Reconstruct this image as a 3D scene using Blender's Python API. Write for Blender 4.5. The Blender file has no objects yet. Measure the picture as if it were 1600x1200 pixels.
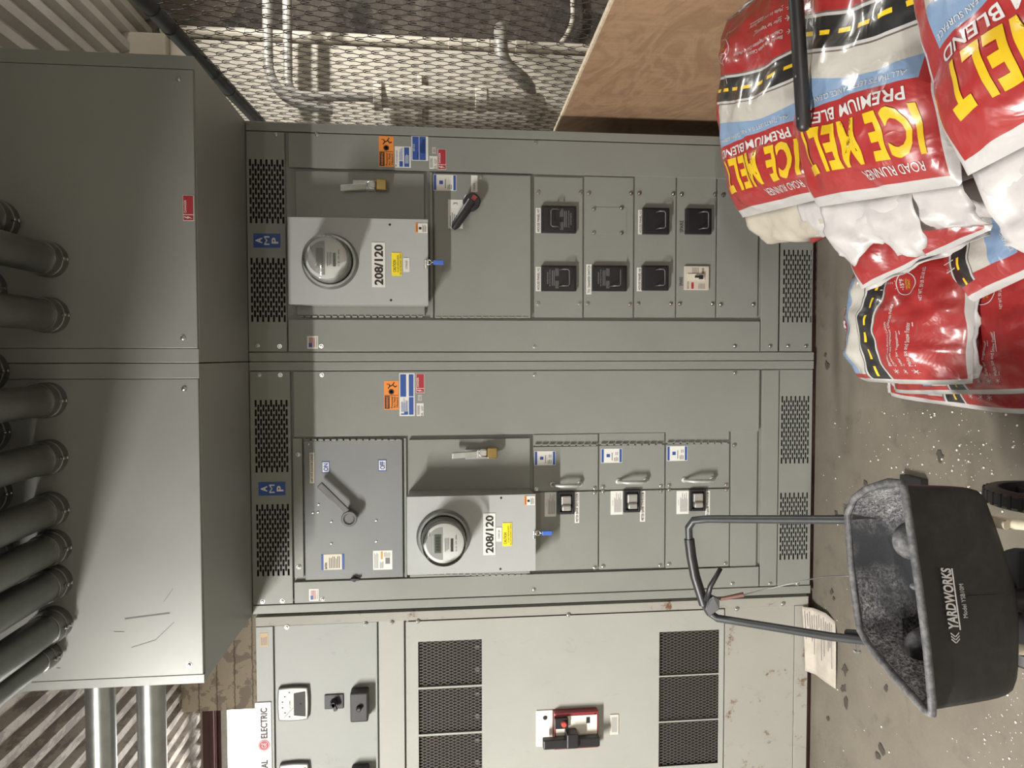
import bpy, bmesh, math, random
from mathutils import Vector, Matrix, noise
random.seed(7)
C = bpy.context.scene.collection
sc = bpy.context.scene
PI = math.pi
# ------------------------------------------------------------------ camera
YAW, PITCH, ROLL = [math.radians(a) for a in (2.1686, 6.1388, -0.3043)]
FPX = 1135.04
CAM = Vector((0, -2.886, 1.60))
_f = Vector((-math.sin(YAW)*math.cos(PITCH), math.cos(YAW)*math.cos(PITCH), -math.sin(PITCH)))
_r = Vector((math.cos(YAW), math.sin(YAW), 0)); _u = _r.cross(_f)
RU = _r*math.cos(ROLL) + _u*math.sin(ROLL)      # true right of the upright view
UU = -_r*math.sin(ROLL) + _u*math.cos(ROLL)     # true up of the upright view
cam_data = bpy.data.cameras.new('camera'); cam = bpy.data.objects.new('camera', cam_data); C.objects.link(cam)
cam_data.sensor_width = 36; cam_data.lens = 36*FPX/1600; cam_data.clip_start = .02; cam_data.clip_end = 200
# the phone was held on its side: picture right is world down, picture up is world right
m = Matrix((( -UU.x, RU.x, -_f.x), (-UU.y, RU.y, -_f.y), (-UU.z, RU.z, -_f.z))).to_4x4()
m.translation = CAM; cam.matrix_world = m; sc.camera = cam
# ------------------------------------------------------------------ world, exposure
w = bpy.data.worlds.new('sky'); sc.world = w; w.use_nodes = True
w.node_tree.nodes['Background'].inputs[0].default_value = (1.0, .98, .94, 1)
w.node_tree.nodes['Background'].inputs[1].default_value = 2.6
sc.view_settings.view_transform = 'Standard'; sc.view_settings.look = 'None'
sc.view_settings.gamma = 1; sc.view_settings.use_curve_mapping = False
sc.view_settings.exposure = 1.6
LAMP_LEFT, LAMP_REAR, LAMP_RIGHT = 122, 66, 27
sc.cycles.use_denoising = True
sc.cycles.max_bounces = 8; sc.cycles.transparent_max_bounces = 12

def ray(x, y): return -UU*(x-800) + RU*(600-y) + _f*FPX
def at(x, y, Y):                      # the point at real depth Y that the photo shows at x, y
    r = ray(x, y); k = (Y-CAM.y)/r.y; return Vector((r.x*k, Y, CAM.z+r.z*k))
def fl(x, y, Z=0):
    r = ray(x, y); k = (Z-CAM.z)/r.z; return Vector((r.x*k, CAM.y+r.y*k, Z))
def R(x0, y0, x1, y1, Y=0):           # a rectangle on the plane Y: X0, X1, Z0, Z1
    xm, ym = (x0+x1)/2, (y0+y1)/2
    return at(xm, y1, Y).x, at(xm, y0, Y).x, at(x1, ym, Y).z, at(x0, ym, Y).z
# ------------------------------------------------------------------ objects
ORG = {}
def tag(o, label=None, cat=None, group=None, kind=None):
    if label: o['label'] = label
    if cat: o['category'] = cat
    if group: o['group'] = group
    if kind: o['kind'] = kind
    return o
def thing(name, label, cat, loc, group=None):
    o = bpy.data.objects.new(name, None); C.objects.link(o); o.location = loc; o.empty_display_size = .05
    ORG[o.name] = Vector(loc); return tag(o, label, cat, group)
class MB:
    def __init__(s): s.v = []; s.f = []; s.m = []; s.uv = {}
    def add(s, vs, fs, mi=0):
        b = len(s.v); s.v += [Vector(v) for v in vs]; s.f += [tuple(b+i for i in f) for f in fs]; s.m += [mi]*len(fs)
    def box(s, x0, x1, y0, y1, z0, z1, mi=0):
        vs = [(x, y, z) for x in (x0, x1) for y in (y0, y1) for z in (z0, z1)]
        s.add(vs, [(0,1,3,2), (4,6,7,5), (0,4,5,1), (2,3,7,6), (0,2,6,4), (1,5,7,3)], mi); return s
    def obox(s, c, ax, ay, az, mi=0):   # oriented box, half vectors
        c = Vector(c); vs = [c+ax*i+ay*j+az*k for i in (-1,1) for j in (-1,1) for k in (-1,1)]
        s.add(vs, [(0,1,3,2), (4,6,7,5), (0,4,5,1), (2,3,7,6), (0,2,6,4), (1,5,7,3)], mi); return s
    def tube(s, pts, r, n=10, mi=0, closed=False, caps=True):
        pts = [Vector(p) for p in pts]; rs = r if isinstance(r, (list, tuple)) else [r]*len(pts)
        N = len(pts); vs = []; up = None
        for i, p in enumerate(pts):
            a = pts[(i-1) % N] if (i > 0 or closed) else p; b = pts[(i+1) % N] if (i < N-1 or closed) else p
            t = (b-a).normalized()
            if up is None:
                up = Vector((0,0,1)) if abs(t.z) < .9 else Vector((1,0,0))
            e = t.cross(up)
            if e.length < 1e-5: e = t.orthogonal()
            e.normalize(); up = e.cross(t).normalized()
            for k in range(n):
                an = 2*PI*k/n; vs.append(p+(e*math.cos(an)+up*math.sin(an))*rs[i])
        fs = []
        for i in range(N if closed else N-1):
            j = (i+1) % N
            for k in range(n): fs.append((i*n+k, i*n+(k+1) % n, j*n+(k+1) % n, j*n+k))
        if caps and not closed: fs += [tuple(range(n))[::-1], tuple((N-1)*n+k for k in range(n))]
        s.add(vs, fs, mi); return s
    def lathe(s, c, axis, prof, n=32, mi=0):   # prof: (distance along axis, radius)
        c = Vector(c); axis = Vector(axis).normalized()
        e = axis.orthogonal().normalized(); f = axis.cross(e); vs = []; fs = []
        for (h, r) in prof:
            for k in range(n):
                an = 2*PI*k/n; vs.append(c+axis*h+(e*math.cos(an)+f*math.sin(an))*max(r, 1e-5))
        for i in range(len(prof)-1):
            for k in range(n): fs.append((i*n+k, i*n+(k+1) % n, (i+1)*n+(k+1) % n, (i+1)*n+k))
        s.add(vs, fs, mi); return s
    def plate(s, pts, y0, y1, mi=0):    # polygon in X,Z extruded from y0 to y1
        n = len(pts); vs = [(x, y0, z) for x, z in pts]+[(x, y1, z) for x, z in pts]
        s.add(vs, [tuple(range(n)), tuple(range(2*n-1, n-1, -1))]+[(i, i+n, (i+1) % n+n, (i+1) % n) for i in range(n)], mi); return s
    def build(s, name, mats, parent=None, smooth=False, bevel=0, seg=2, label=None, auto=False):
        me = bpy.data.meshes.new(name); o = Vector((0,0,0))
        if parent is not None: o = ORG[parent.name]
        me.from_pydata([v-o for v in s.v], [], s.f); mats = mats if isinstance(mats, (list, tuple)) else [mats]
        for m_ in mats: me.materials.append(m_)
        for p, mi in zip(me.polygons, s.m): p.material_index = mi; p.use_smooth = smooth or auto
        bm = bmesh.new(); bm.from_mesh(me); bmesh.ops.recalc_face_normals(bm, faces=bm.faces)
        if auto:
            for e_ in bm.edges:
                if len(e_.link_faces) == 2 and e_.calc_face_angle(0) > .7: e_.smooth = False
        bm.to_mesh(me); bm.free()
        ob = bpy.data.objects.new(name, me); C.objects.link(ob)
        if parent is not None:
            ob.parent = parent; ORG[ob.name] = o
        else: ORG[ob.name] = Vector((0,0,0))
        if bevel:
            b = ob.modifiers.new('bevel', 'BEVEL'); b.width = bevel; b.segments = seg; b.limit_method = 'ANGLE'; b.angle_limit = .6
            b.harden_normals = False
        if label: ob['label'] = label
        return ob
def dup(o, parent=None, loc=None):
    c = o.copy(); C.objects.link(c); ORG[c.name] = ORG.get(o.name, Vector((0,0,0)))
    if parent is not None: c.parent = parent
    if loc is not None: c.location = loc
    for ch in list(o.children): dup(ch, c)
    return c
# ------------------------------------------------------------------ materials
M = {}
class NT:
    def __init__(s, name):
        s.mat = bpy.data.materials.new(name); s.mat.use_nodes = True; s.t = s.mat.node_tree; s.bsdf = s.t.nodes['Principled BSDF']
    def n(s, typ, **k):
        nd = s.t.nodes.new(typ)
        for a, b in k.items(): setattr(nd, a, b)
        return nd
    def put(s, sock, v):
        if isinstance(v, bpy.types.NodeSocket): s.t.links.new(v, sock)
        elif isinstance(v, tuple): sock.default_value = v if len(v) == 4 or sock.type == 'VECTOR' else (*v, 1)
        else: sock.default_value = v
    def ma(s, op, a, b=0.0, c=None):
        nd = s.n('ShaderNodeMath', operation=op); s.put(nd.inputs[0], a); s.put(nd.inputs[1], b)
        if c is not None: s.put(nd.inputs[2], c)
        return nd.outputs[0]
    def mix(s, f, a, b):
        nd = s.n('ShaderNodeMix', data_type='RGBA'); s.put(nd.inputs[0], f); s.put(nd.inputs[6], a); s.put(nd.inputs[7], b); return nd.outputs[2]
    def noise(s, scale, detail=4, rough=.5, vec=None, dist=0, stretch=None):
        nd = s.n('ShaderNodeTexNoise'); nd.inputs['Scale'].default_value = scale; nd.inputs['Detail'].default_value = detail
        nd.inputs['Roughness'].default_value = rough; nd.inputs['Distortion'].default_value = dist
        if vec is None: vec = s.n('ShaderNodeTexCoord').outputs['Object']
        if stretch:
            mp = s.n('ShaderNodeMapping'); s.t.links.new(vec, mp.inputs[0]); mp.inputs['Scale'].default_value = stretch; vec = mp.outputs[0]
        s.t.links.new(vec, nd.inputs['Vector']); return nd.outputs['Fac']
    def ramp(s, f, a, b):
        nd = s.n('ShaderNodeMapRange'); nd.inputs[1].default_value = a; nd.inputs[2].default_value = b; s.t.links.new(f, nd.inputs[0]); return nd.outputs[0]
    def bump(s, h, strength=.2, dist=.002):
        nd = s.n('ShaderNodeBump'); nd.inputs['Strength'].default_value = strength; nd.inputs['Distance'].default_value = dist
        s.t.links.new(h, nd.inputs['Height']); s.t.links.new(nd.outputs[0], s.bsdf.inputs['Normal'])
    def base(s, v): s.put(s.bsdf.inputs['Base Color'], v)
def mat(name, col, rough=.5, metal=0, var=0, scale=8, bump=0, bscale=60, coat=0, spec=None):
    t = NT(name)
    if var:
        f = t.noise(scale, 5); a = tuple(c*(1-var) for c in col); b = tuple(min(1, c*(1+var)) for c in col)
        t.base(t.mix(t.ramp(f, .3, .7), a, b))
    else: t.base((*col, 1))
    t.bsdf.inputs['Roughness'].default_value = rough; t.bsdf.inputs['Metallic'].default_value = metal
    if coat: t.bsdf.inputs['Coat Weight'].default_value = coat; t.bsdf.inputs['Coat Roughness'].default_value = .12
    if spec is not None: t.bsdf.inputs['Specular IOR Level'].default_value = spec
    if bump: t.bump(t.noise(bscale, 6), bump, .003)
    M[name] = t.mat; return t.mat
def painted(name, col, rough=.42, wear=0.0, rust=None, spec=.5, fine=.012):
    t = NT(name); f = t.noise(3.0, 6, .6); f2 = t.noise(260, 2)
    c = t.mix(t.ramp(f, .3, .7), tuple(x*.95 for x in col), tuple(x*1.05 for x in col))
    if wear:
        s_ = t.noise(14, 8, .75, dist=1.2, stretch=(1, 1, .5)); c = t.mix(t.ma('MULTIPLY', t.ramp(s_, .60, .72), wear), c, tuple(x*.45 for x in col))
    if rust:
        s_ = t.noise(9, 10, .75); c = t.mix(t.ramp(s_, rust, rust+.07), c, (.13, .055, .025))
    t.base(c); t.put(t.bsdf.inputs['Roughness'], t.ma('MULTIPLY_ADD', f, .15, rough-.07)); t.bsdf.inputs['Specular IOR Level'].default_value = spec
    t.bump(f2, .06, .001); M[name] = t.mat; return t.mat
PAINT = painted('grey_enamel', (.222, .230, .210))
PAINT2 = painted('pull_box_enamel', (.222, .232, .216), .42, spec=.9)
METERP = painted('light_grey_enamel', (.36, .375, .37), .4)
DOORP = painted('blue_grey_enamel', (.195, .205, .205), .4)
OLDP = painted('old_beige_enamel', (.315, .318, .292), .5, wear=.3)
OLDG = painted('old_grey_enamel', (.265, .278, .265), .5, wear=.4)
RUSTP = painted('rusty_beige_enamel', (.29, .287, .255), .6, wear=.5, rust=.585)
GALV = mat('galvanised_steel', (.28, .29, .28), .38, .85, .12, 20)
GALVD = mat('dull_conduit_steel', (.20, .21, .20), .42, .8, .15, 12)
ZINC = mat('bright_zinc', (.55, .56, .55), .25, 1, .1, 40)
DARK = mat('painted_interior_shade', (.012, .012, .011), .9)  # near-black colour that paints the shade behind slots and grilles
DARKM = mat('dark_metal_rail', (.05, .053, .055), .45, .5, .2, 10)
BLACK = mat('black_plastic', (.012, .012, .013), .45, 0, .2, 20)
BLK = mat('black_ink', (.012, .012, .012), .6)
GREYINK = mat('grey_ink', (.16, .16, .16), .6)
WHITE = mat('white_label', (.68, .68, .64), .5)
CREAM = mat('cream_label', (.62, .58, .48), .5)
BLUE = mat('blue_ink', (.025, .075, .30), .5)
RED = mat('red_ink', (.36, .02, .035), .5)
ORANGE = mat('orange_label', (.80, .26, .04), .5)
YELLOW = mat('yellow_label', (.85, .68, .02), .5)
BRASS = mat('brass', (.42, .30, .12), .3, 1, .1, 30)
LCD = mat('lcd_green_grey', (.09, .10, .08), .3)
REDP = mat('maroon_panel', (.22, .025, .035), .4)
ALU = mat('brushed_aluminium', (.50, .50, .48), .35, .7, .1, 30)
CONDP = mat('painted_conduit', (.34, .33, .30), .5, .2, .12, 15)
WIRE = mat('rusty_fence_wire', (.045, .036, .030), .6, .2, .25, 60)
PVC = mat('white_plastic_pipe', (.62, .58, .50), .4, 0, .08, 12)
BLUEP = mat('blue_plastic_tag', (.05, .13, .50), .4)
SILVER = mat('worn_silver_handle', (.46, .47, .45), .4, .4, .1, 30)
GHAN = mat('grey_cast_handle', (.16, .16, .165), .35, .5, .08, 20)
CREAMT = mat('cream_painted_tube', (.46, .42, .32), .6, 0, .25, 30, .3, 80)
MAROON = mat('maroon_steel', (.075, .025, .026), .45, 0, .2, 5)
PLASTIC_WHITE = mat('torn_white_plastic', (.43, .415, .41), .45, 0, .06, 12, 1.0, 16)
TORNIN = mat('torn_liner_beige', (.38, .345, .29), .6, 0, .08, 12, .5, 30)
PAPER = mat('creased_paper', (.40, .365, .315), .8, 0, .12, 25, .5, 30)
BAGY = mat('bag_yellow_ink', (.56, .37, .014), .35, coat=.3)
BAGW = mat('bag_white_ink', (.48, .47, .465), .35, coat=.3)
BAGR = mat('bag_red_ink', (.285, .022, .022), .4, coat=.3)
g = NT('clear_meter_glass'); tr = g.n('ShaderNodeBsdfTransparent'); tr.inputs[0].default_value = (.93, .94, .93, 1); gg = g.n('ShaderNodeBsdfGlossy'); gg.inputs['Roughness'].default_value = .02
fr = g.n('ShaderNodeFresnel'); fr.inputs[0].default_value = 1.3; mx = g.n('ShaderNodeMixShader'); g.t.links.new(fr.outputs[0], mx.inputs[0]); g.t.links.new(tr.outputs[0], mx.inputs[1]); g.t.links.new(gg.outputs[0], mx.inputs[2])
g.t.links.new(mx.outputs[0], g.t.nodes['Material Output'].inputs[0]); GLASS = g.mat
# floor: trodden grey brown concrete
t = NT('trodden_concrete'); a = t.noise(1.6, 8, .65); b = t.noise(11, 8, .7); d = t.noise(70, 4, .7)
c = t.mix(t.ramp(a, .3, .7), (.105, .092, .072), (.185, .165, .132))
c = t.mix(t.ma('MULTIPLY', t.ramp(b, .56, .72), .5), c, (.05, .043, .035)); c = t.mix(t.ma('MULTIPLY', t.ramp(d, .6, .75), .35), c, (.27, .25, .21))
t.base(c); t.bsdf.inputs['Roughness'].default_value = .62; t.bump(t.ma('ADD', b, t.ma('MULTIPLY', d, .4)), .35, .004); FLOORM = t.mat
# steel deck with peeling paint
t = NT('peeling_deck_paint'); a = t.noise(16, 8, .7, stretch=(1, .35, 1)); b = t.noise(30, 6, .7)
c = t.mix(t.ramp(a, .47, .55), (.52, .48, .43), (.30, .27, .245)); c = t.mix(t.ma('MULTIPLY', t.ramp(b, .5, .75), .5), c, (.25, .22, .19))
t.base(c); t.bsdf.inputs['Roughness'].default_value = .7; t.bump(a, .5, .006); DECKL = t.mat
t = NT('dusty_deck_paint'); a = t.noise(3, 8, .7, stretch=(1, .35, 1)); c = t.mix(t.ramp(a, .35, .7), (.58, .56, .52), (.38, .36, .33))
t.base(c); t.bsdf.inputs['Roughness'].default_value = .7; t.bump(a, .3, .004); DECKR = t.mat
# painted masonry, flaking
t = NT('flaking_block_paint'); a = t.noise(11, 8, .6, dist=.6); b = t.noise(25, 8, .8)
sxz = t.n('ShaderNodeSeparateXYZ'); t.t.links.new(t.n('ShaderNodeTexCoord').outputs['Object'], sxz.inputs[0]); jo = t.ma('LESS_THAN', t.ma('FRACT', t.ma('MULTIPLY_ADD', sxz.outputs[2], 9.0, t.ma('MULTIPLY', b, .3))), .08)
c = t.mix(t.ramp(a, .53, .56), (.56, .49, .39), (.36, .31, .255)); c = t.mix(t.ma('MULTIPLY', jo, .7), c, (.13, .10, .075)); c = t.mix(t.ma('MULTIPLY', t.ramp(b, .60, .68), .6), c, (.16, .12, .09))
t.base(c); t.bsdf.inputs['Roughness'].default_value = .85; t.bump(a, .6, .006); BLOCKM = t.mat
# rubble stone
t = NT('rubble_stone'); tc = t.n('ShaderNodeTexCoord').outputs['Object']
v = t.n('ShaderNodeTexVoronoi'); v.inputs['Scale'].default_value = 4.5; t.t.links.new(tc, v.inputs['Vector'])
a = t.noise(14, 9, .75); sep = t.n('ShaderNodeSeparateColor'); t.t.links.new(v.outputs['Color'], sep.inputs[0])
c = t.mix(sep.outputs[0], (.045, .040, .036), (.125, .105, .086)); c = t.mix(t.ramp(a, .5, .75), c, (.17, .15, .125))
t.base(c); t.bsdf.inputs['Roughness'].default_value = .9; t.bump(a, .8, .02); STONE = t.mat
PLASTER = mat('off_white_painted_concrete', (.50, .465, .40), .8, 0, .1, 4, .3, 50)
WALLP = mat('pale_painted_wall', (.40, .38, .34), .8, 0, .08, 3, .2, 50)
# plywood
t = NT('plywood_face'); a = t.noise(2.2, 5, .55, dist=2.5, stretch=(1, 1.0, 2.2)); b = t.noise(60, 3, .5, stretch=(1, 1, .06)); k = t.noise(9, 5, .6)
wv = t.ma('FRACT', t.ma('MULTIPLY', a, 4.0)); wv = t.ma('ABSOLUTE', t.ma('SUBTRACT', wv, .5)); c = t.mix(t.ramp(wv, .0, .5), (.245, .150, .085), (.33, .21, .122))
c = t.mix(t.ma('MULTIPLY', t.ramp(b, .45, .7), .35), c, (.22, .13, .07)); c = t.mix(t.ma('MULTIPLY', t.ramp(k, .55, .7), .3), c, (.19, .12, .07))
t.base(c); t.bsdf.inputs['Roughness'].default_value = .75; t.bump(b, .15, .001); PLY = t.mat
PLYE = mat('plywood_edge', (.50, .42, .31), .8, 0, .2, 60)
# spreader hopper: black plastic, salt dust inside
t = NT('scuffed_black_plastic'); a = t.noise(30, 6, .7); b = t.noise(5, 5, .6)
t.base(t.mix(t.ma('MULTIPLY', t.ramp(b, .35, .75), t.ramp(a, .4, .7)), (.012, .012, .012), (.038, .037, .036))); t.bsdf.inputs['Roughness'].default_value = .5
t.bump(a, .15, .001); HOPO = t.mat
t = NT('salt_dusted_black_plastic'); a = t.noise(8, 7, .7, stretch=(1, 1, 1.5)); b = t.noise(170, 5, .8); d = t.noise(3.3, 3, .5)
f = t.ma('MULTIPLY', t.ramp(d, .36, .52), t.ma('MULTIPLY', t.ramp(a, .36, .58), t.ramp(b, .42, .60)))
t.base(t.mix(f, (.020, .021, .025), (.50, .49, .48))); t.bsdf.inputs['Roughness'].default_value = .6; t.bump(b, .3, .002); HOPI = t.mat
t = NT('dusty_rim_plastic'); a = t.noise(45, 7, .75); t.base(t.mix(t.ramp(a, .4, .7), (.045, .047, .052), (.17, .165, .16))); t.bsdf.inputs['Roughness'].default_value = .6; HOPR = t.mat
# printed bag film: u across the width, v from bottom seam to top seam
t = NT('printed_bag_film'); uvn = t.n('ShaderNodeUVMap'); sx = t.n('ShaderNodeSeparateXYZ'); t.t.links.new(uvn.outputs[0], sx.inputs[0])
U, V = sx.outputs[0], sx.outputs[1]
gt = lambda a_, b_: t.ma('GREATER_THAN', a_, b_); lt = lambda a_, b_: t.ma('LESS_THAN', a_, b_); AND = lambda a_, b_: t.ma('MULTIPLY', a_, b_)
red, white, blue, snow, blk, yel = (.285, .022, .022), (.42, .41, .405), (.165, .25, .38), (.40, .385, .35), (.018, .018, .018), (.75, .50, .02)
curve = t.ma('MULTIPLY', t.ma('SINE', t.ma('MULTIPLY_ADD', U, 3.9, .3)), .045)
rc = t.ma('ADD', curve, .40); dv = t.ma('SUBTRACT', V, rc); ad = t.ma('ABSOLUTE', dv)
inpic = AND(gt(U, .07), lt(U, .86))
c = t.mix(0.0, red, red)
c = t.mix(AND(inpic, AND(gt(dv, 0.0), lt(V, .665))), c, blue)
snowtop = t.ma('MULTIPLY_ADD', t.ma('SINE', t.ma('MULTIPLY', U, 5.0)), .035, .575)
c = t.mix(AND(inpic, AND(gt(dv, 0.0), lt(V, snowtop))), c, snow)
inroad = lt(U, .90)
c = t.mix(AND(inroad, lt(ad, .072)), c, (.10, .09, .08)); c = t.mix(AND(inroad, lt(ad, .066)), c, white); c = t.mix(AND(inroad, lt(ad, .055)), c, blk)
dash = AND(lt(ad, .008), gt(t.ma('FRACT', t.ma('MULTIPLY', U, 7.5)), .42)); c = t.mix(AND(inroad, dash), c, yel)
edge = t.ma('ADD', t.ma('ADD', lt(U, .035), gt(U, .962)), t.ma('ADD', lt(V, .012), gt(V, .968))); edge = t.ma('MINIMUM', edge, 1.0)
c = t.mix(edge, c, white)
t.base(c); t.bsdf.inputs['Roughness'].default_value = .36; t.bsdf.inputs['Coat Weight'].default_value = .55; t.bsdf.inputs['Coat Roughness'].default_value = .14
n1 = t.noise(5, 2, .5, dist=.9, stretch=(1, 1, 1)); n2 = t.noise(11, 3, .55, dist=.5); rdg = t.ma('ABSOLUTE', t.ma('SUBTRACT', n2, .5)); t.bump(t.ma('ADD', n1, t.ma('MULTIPLY', rdg, -.7)), .65, .016); BAGM = t.mat
MATS_BAG = [BAGM, BAGY, BAGW, PLASTIC_WHITE, BLK]
# ------------------------------------------------------------------ lettering
_tc = {}
def letters(s, bold=0.0):
    key = (s, bold)
    if key in _tc: return _tc[key]
    cu = bpy.data.curves.new('lettering', 'FONT'); cu.body = s; cu.size = 1; cu.offset = bold; cu.resolution_u = 3; cu.space_character = 1.12 if bold > .035 else 1.0; cu.fill_mode = 'FRONT'
    ob = bpy.data.objects.new('lettering', cu); C.objects.link(ob)
    dg = bpy.context.evaluated_depsgraph_get(); dg.update(); ev = ob.evaluated_get(dg); me = bpy.data.meshes.new_from_object(ev)
    vs = [(v.co.x, v.co.y) for v in me.vertices]; fs = [tuple(p.vertices) for p in me.polygons]
    bpy.data.objects.remove(ob); bpy.data.curves.remove(cu); bpy.data.meshes.remove(me)
    x0 = min(v[0] for v in vs); x1 = max(v[0] for v in vs); y0 = min(v[1] for v in vs) if s.isupper() or not any(ch in s for ch in 'gjpqy') else 0
    vs = [((x-x0)/(x1-x0), y) for x, y in vs]; hmax = max(v[1] for v in vs); asp = (x1-x0)/hmax
    vs = [(x, y/hmax) for x, y in vs]; _tc[key] = (vs, fs, asp); return _tc[key]
def text(mb, s, cx, cz, h, Y, mi=0, w=None, bold=0, rot=0, fx=None):   # centred lettering on a plane facing the room
    vs, fs, asp = letters(s, bold); w = w or asp*h; out = []
    for x, y in vs:
        px, pz = (x-.5)*w, (y-.5)*h
        if rot: px, pz = px*math.cos(rot)-pz*math.sin(rot), px*math.sin(rot)+pz*math.cos(rot)
        out.append((cx+px, Y, cz+pz))
    mb.add(out, fs, mi)
def sticker(parent, name, rect, Y, mats, items, label=None, thick=.0012, grow=0):
    """mats[0] is the ground. items: ('r',u0,v0,u1,v1,mi) ('t',str,u,v,h,mi[,w,bold]) ('l',u0,v0,u1,v1,rows,mi) in fractions of the sticker"""
    x0, x1, z0, z1 = rect; W_, H_ = x1-x0, z1-z0; mb = MB(); mb.box(x0, x1, Y-thick, Y, z0, z1, 0); e = Y-thick
    for k, it in enumerate(items):
        q = e-.0003*(k % 3+1)
        if it[0] == 'r': mb.box(x0+it[1]*W_, x0+it[3]*W_, q, e, z0+it[2]*H_, z0+it[4]*H_, it[5])
        elif it[0] == 'l':
            n = it[5]; dz = (it[4]-it[2])/n; rr = random.Random(k*7+n)
            for i in range(n):
                zz = it[2]+dz*(i+.25); mb.box(x0+it[1]*W_, x0+(it[3]-(it[3]-it[1])*rr.random()*.35)*W_, q, e, z0+zz*H_, z0+(zz+dz*.42)*H_, it[6])
        else:
            wd = it[6]*W_ if len(it) > 6 and it[6] else None; text(mb, it[1], x0+it[2]*W_, z0+it[3]*H_, it[4]*H_, e-.0012, it[5], wd, it[7] if len(it) > 7 else 0)
    return mb.build(name, mats, parent, label=label)
XR, XM, XL = .8950, -.018, -1.002
# ------------------------------------------------------------------ panel parts
SCR = MB(); SCR.lathe((0,0,0), (0,-1,0), [(0,.0085), (.0015,.0085), (.0015,.006), (.005,.0055), (.006,.003), (.006,0)], 12)
SCREW = None
def screws(parent, pts, Y=-.004):
    global SCREW
    for (x, y) in pts:
        p = at(x, y, Y)
        if SCREW is None:
            SCREW = SCR.build('screw', ZINC, None, smooth=False); o = SCREW
        else: o = SCREW.copy(); C.objects.link(o)
        o.parent = parent; o.location = p-ORG[parent.name]; ORG[o.name] = p
def snap(x0, x1):
    for l in (XR-.037, XM+.037, XM-.037, XL+.037):
        if abs(x0-l) < .022: x0 = l
        if abs(x1-l) < .022: x1 = l
    return x0, x1
def panel(parent, name, px, Y=-.004, mt=None, back=.012, gap=.0018, bev=.0012, label=None):
    x0, x1, z0, z1 = R(*px, Y); x0, x1 = snap(x0, x1); mb = MB(); mb.box(x0+gap, x1-gap, Y, back, z0+gap, z1-gap); return mb.build(name, mt or PAINT, parent, bevel=bev, label=label)
def vent(parent, name, px, groups, mt=None, Y=-.004):
    """a cover plate with staggered slots cut through it"""
    X0, X1, Z0, Z1 = R(*px, Y); X0, X1 = snap(X0, X1); X0 += .0018; X1 -= .0018; Z0 += .0018; Z1 -= .0018
    mb = MB(); gs = [R(*g_, Y) for g_ in groups]; gs.sort()
    zs0, zs1 = gs[0][2], gs[0][3]; th = .0025
    def q(a, b, c_, d): mb.box(a, b, Y, Y+th, c_, d)
    q(X0, X1, Z0, zs0); q(X0, X1, zs1, Z1)
    cur = X0
    for (a, b, _, _) in gs: q(cur, a, zs0, zs1); cur = b
    q(cur, X1, zs0, zs1)
    rows = 13; pit = (zs1-zs0)/rows
    for (a, b, _, _) in gs:
        P = .0385; n = round((b-a)/P); P = (b-a)/n; sl = .0265
        for r_ in range(rows):
            z = zs0+pit*r_; q(a, b, z+pit*.80, z+pit)          # solid strip above the row
            st = 0 if r_ % 2 == 0 else P/2; cur = a
            for k in range(n):
                s0 = a+k*P+st+(P-sl)/2; s1 = s0+sl
                if s1 > b: break
                q(cur, s0, z, z+pit*.80); cur = s1
            q(cur, b, z, z+pit*.80)
    o = mb.build(name, mt or PAINT, parent)
    b_ = MB(); b_.box(X0+.004, X1-.004, .0115, .0135, Z0+.004, Z1-.004); b_.build('slot_shade_sheet', DARK, o); return o  # flat sheet, its black colour stands in for shade behind the slots


# ================================================================== THE ROOM
DECK = 3.2
def struct(name, mb, m_, **k): o = mb.build(name, m_, **k); o['kind'] = 'structure'; return o
struct('floor', MB().box(-5, 4, -7.6, 2.4, -.2, 0), FLOORM)
def deck(name, x0, x1, y0, y1, m_, pitch=.105):
    n = int((x1-x0)/pitch); prof = []
    for i in range(n):
        x = x0+i*pitch; prof += [(x, DECK), (x+pitch*.42, DECK), (x+pitch*.56, DECK+.045), (x+pitch*.86, DECK+.045)]
    prof.append((x0+n*pitch, DECK)); mb = MB()
    vs = [(x, y, z) for x, z in prof for y in (y0, y1)]+[(x, y, DECK+.1) for x, z in (prof[0], prof[-1]) for y in (y0, y1)]
    N = len(prof); fs = [(2*i, 2*i+1, 2*i+3, 2*i+2) for i in range(N-1)]; mb.add(vs, fs)
    mb.box(x0, x1, y0, y1, DECK+.05, DECK+.15); return struct(name, mb, m_)
deck('ceiling_left', -5.0, -.05, -7.6, 2.4, DECKL); deck('ceiling_right', -.05, 4.0, -7.6, 2.4, DECKR)
struct('wall_front', MB().box(-5, 4, -7.75, -7.6, 0, DECK+.1), WALLP)
struct('wall_right', MB().box(4, 4.15, -7.6, 2.4, 0, DECK+.1), PLASTER)
mb = MB().box(-5.15, -5, -7.6, 2.4, 0, DECK+.1); struct('wall_left', mb, WALLP)
# rear wall, right of the switchgear: rubble stone with a painted pilaster in front of it
struct('wall_back_right', MB().box(-.2, 4, 1.56, 1.75, 0, DECK+.1), STONE)
xa = at(600, 88, 1.30).x; xb = at(600, 73, 1.30).x
mb = MB().box(.2, xb, 1.30, 1.56, 0, 3.02); mb.box(.2, xb, 1.24, 1.56, 3.02, DECK+.04); struct('wall_pilaster', mb, PLASTER, bevel=.012)
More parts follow.
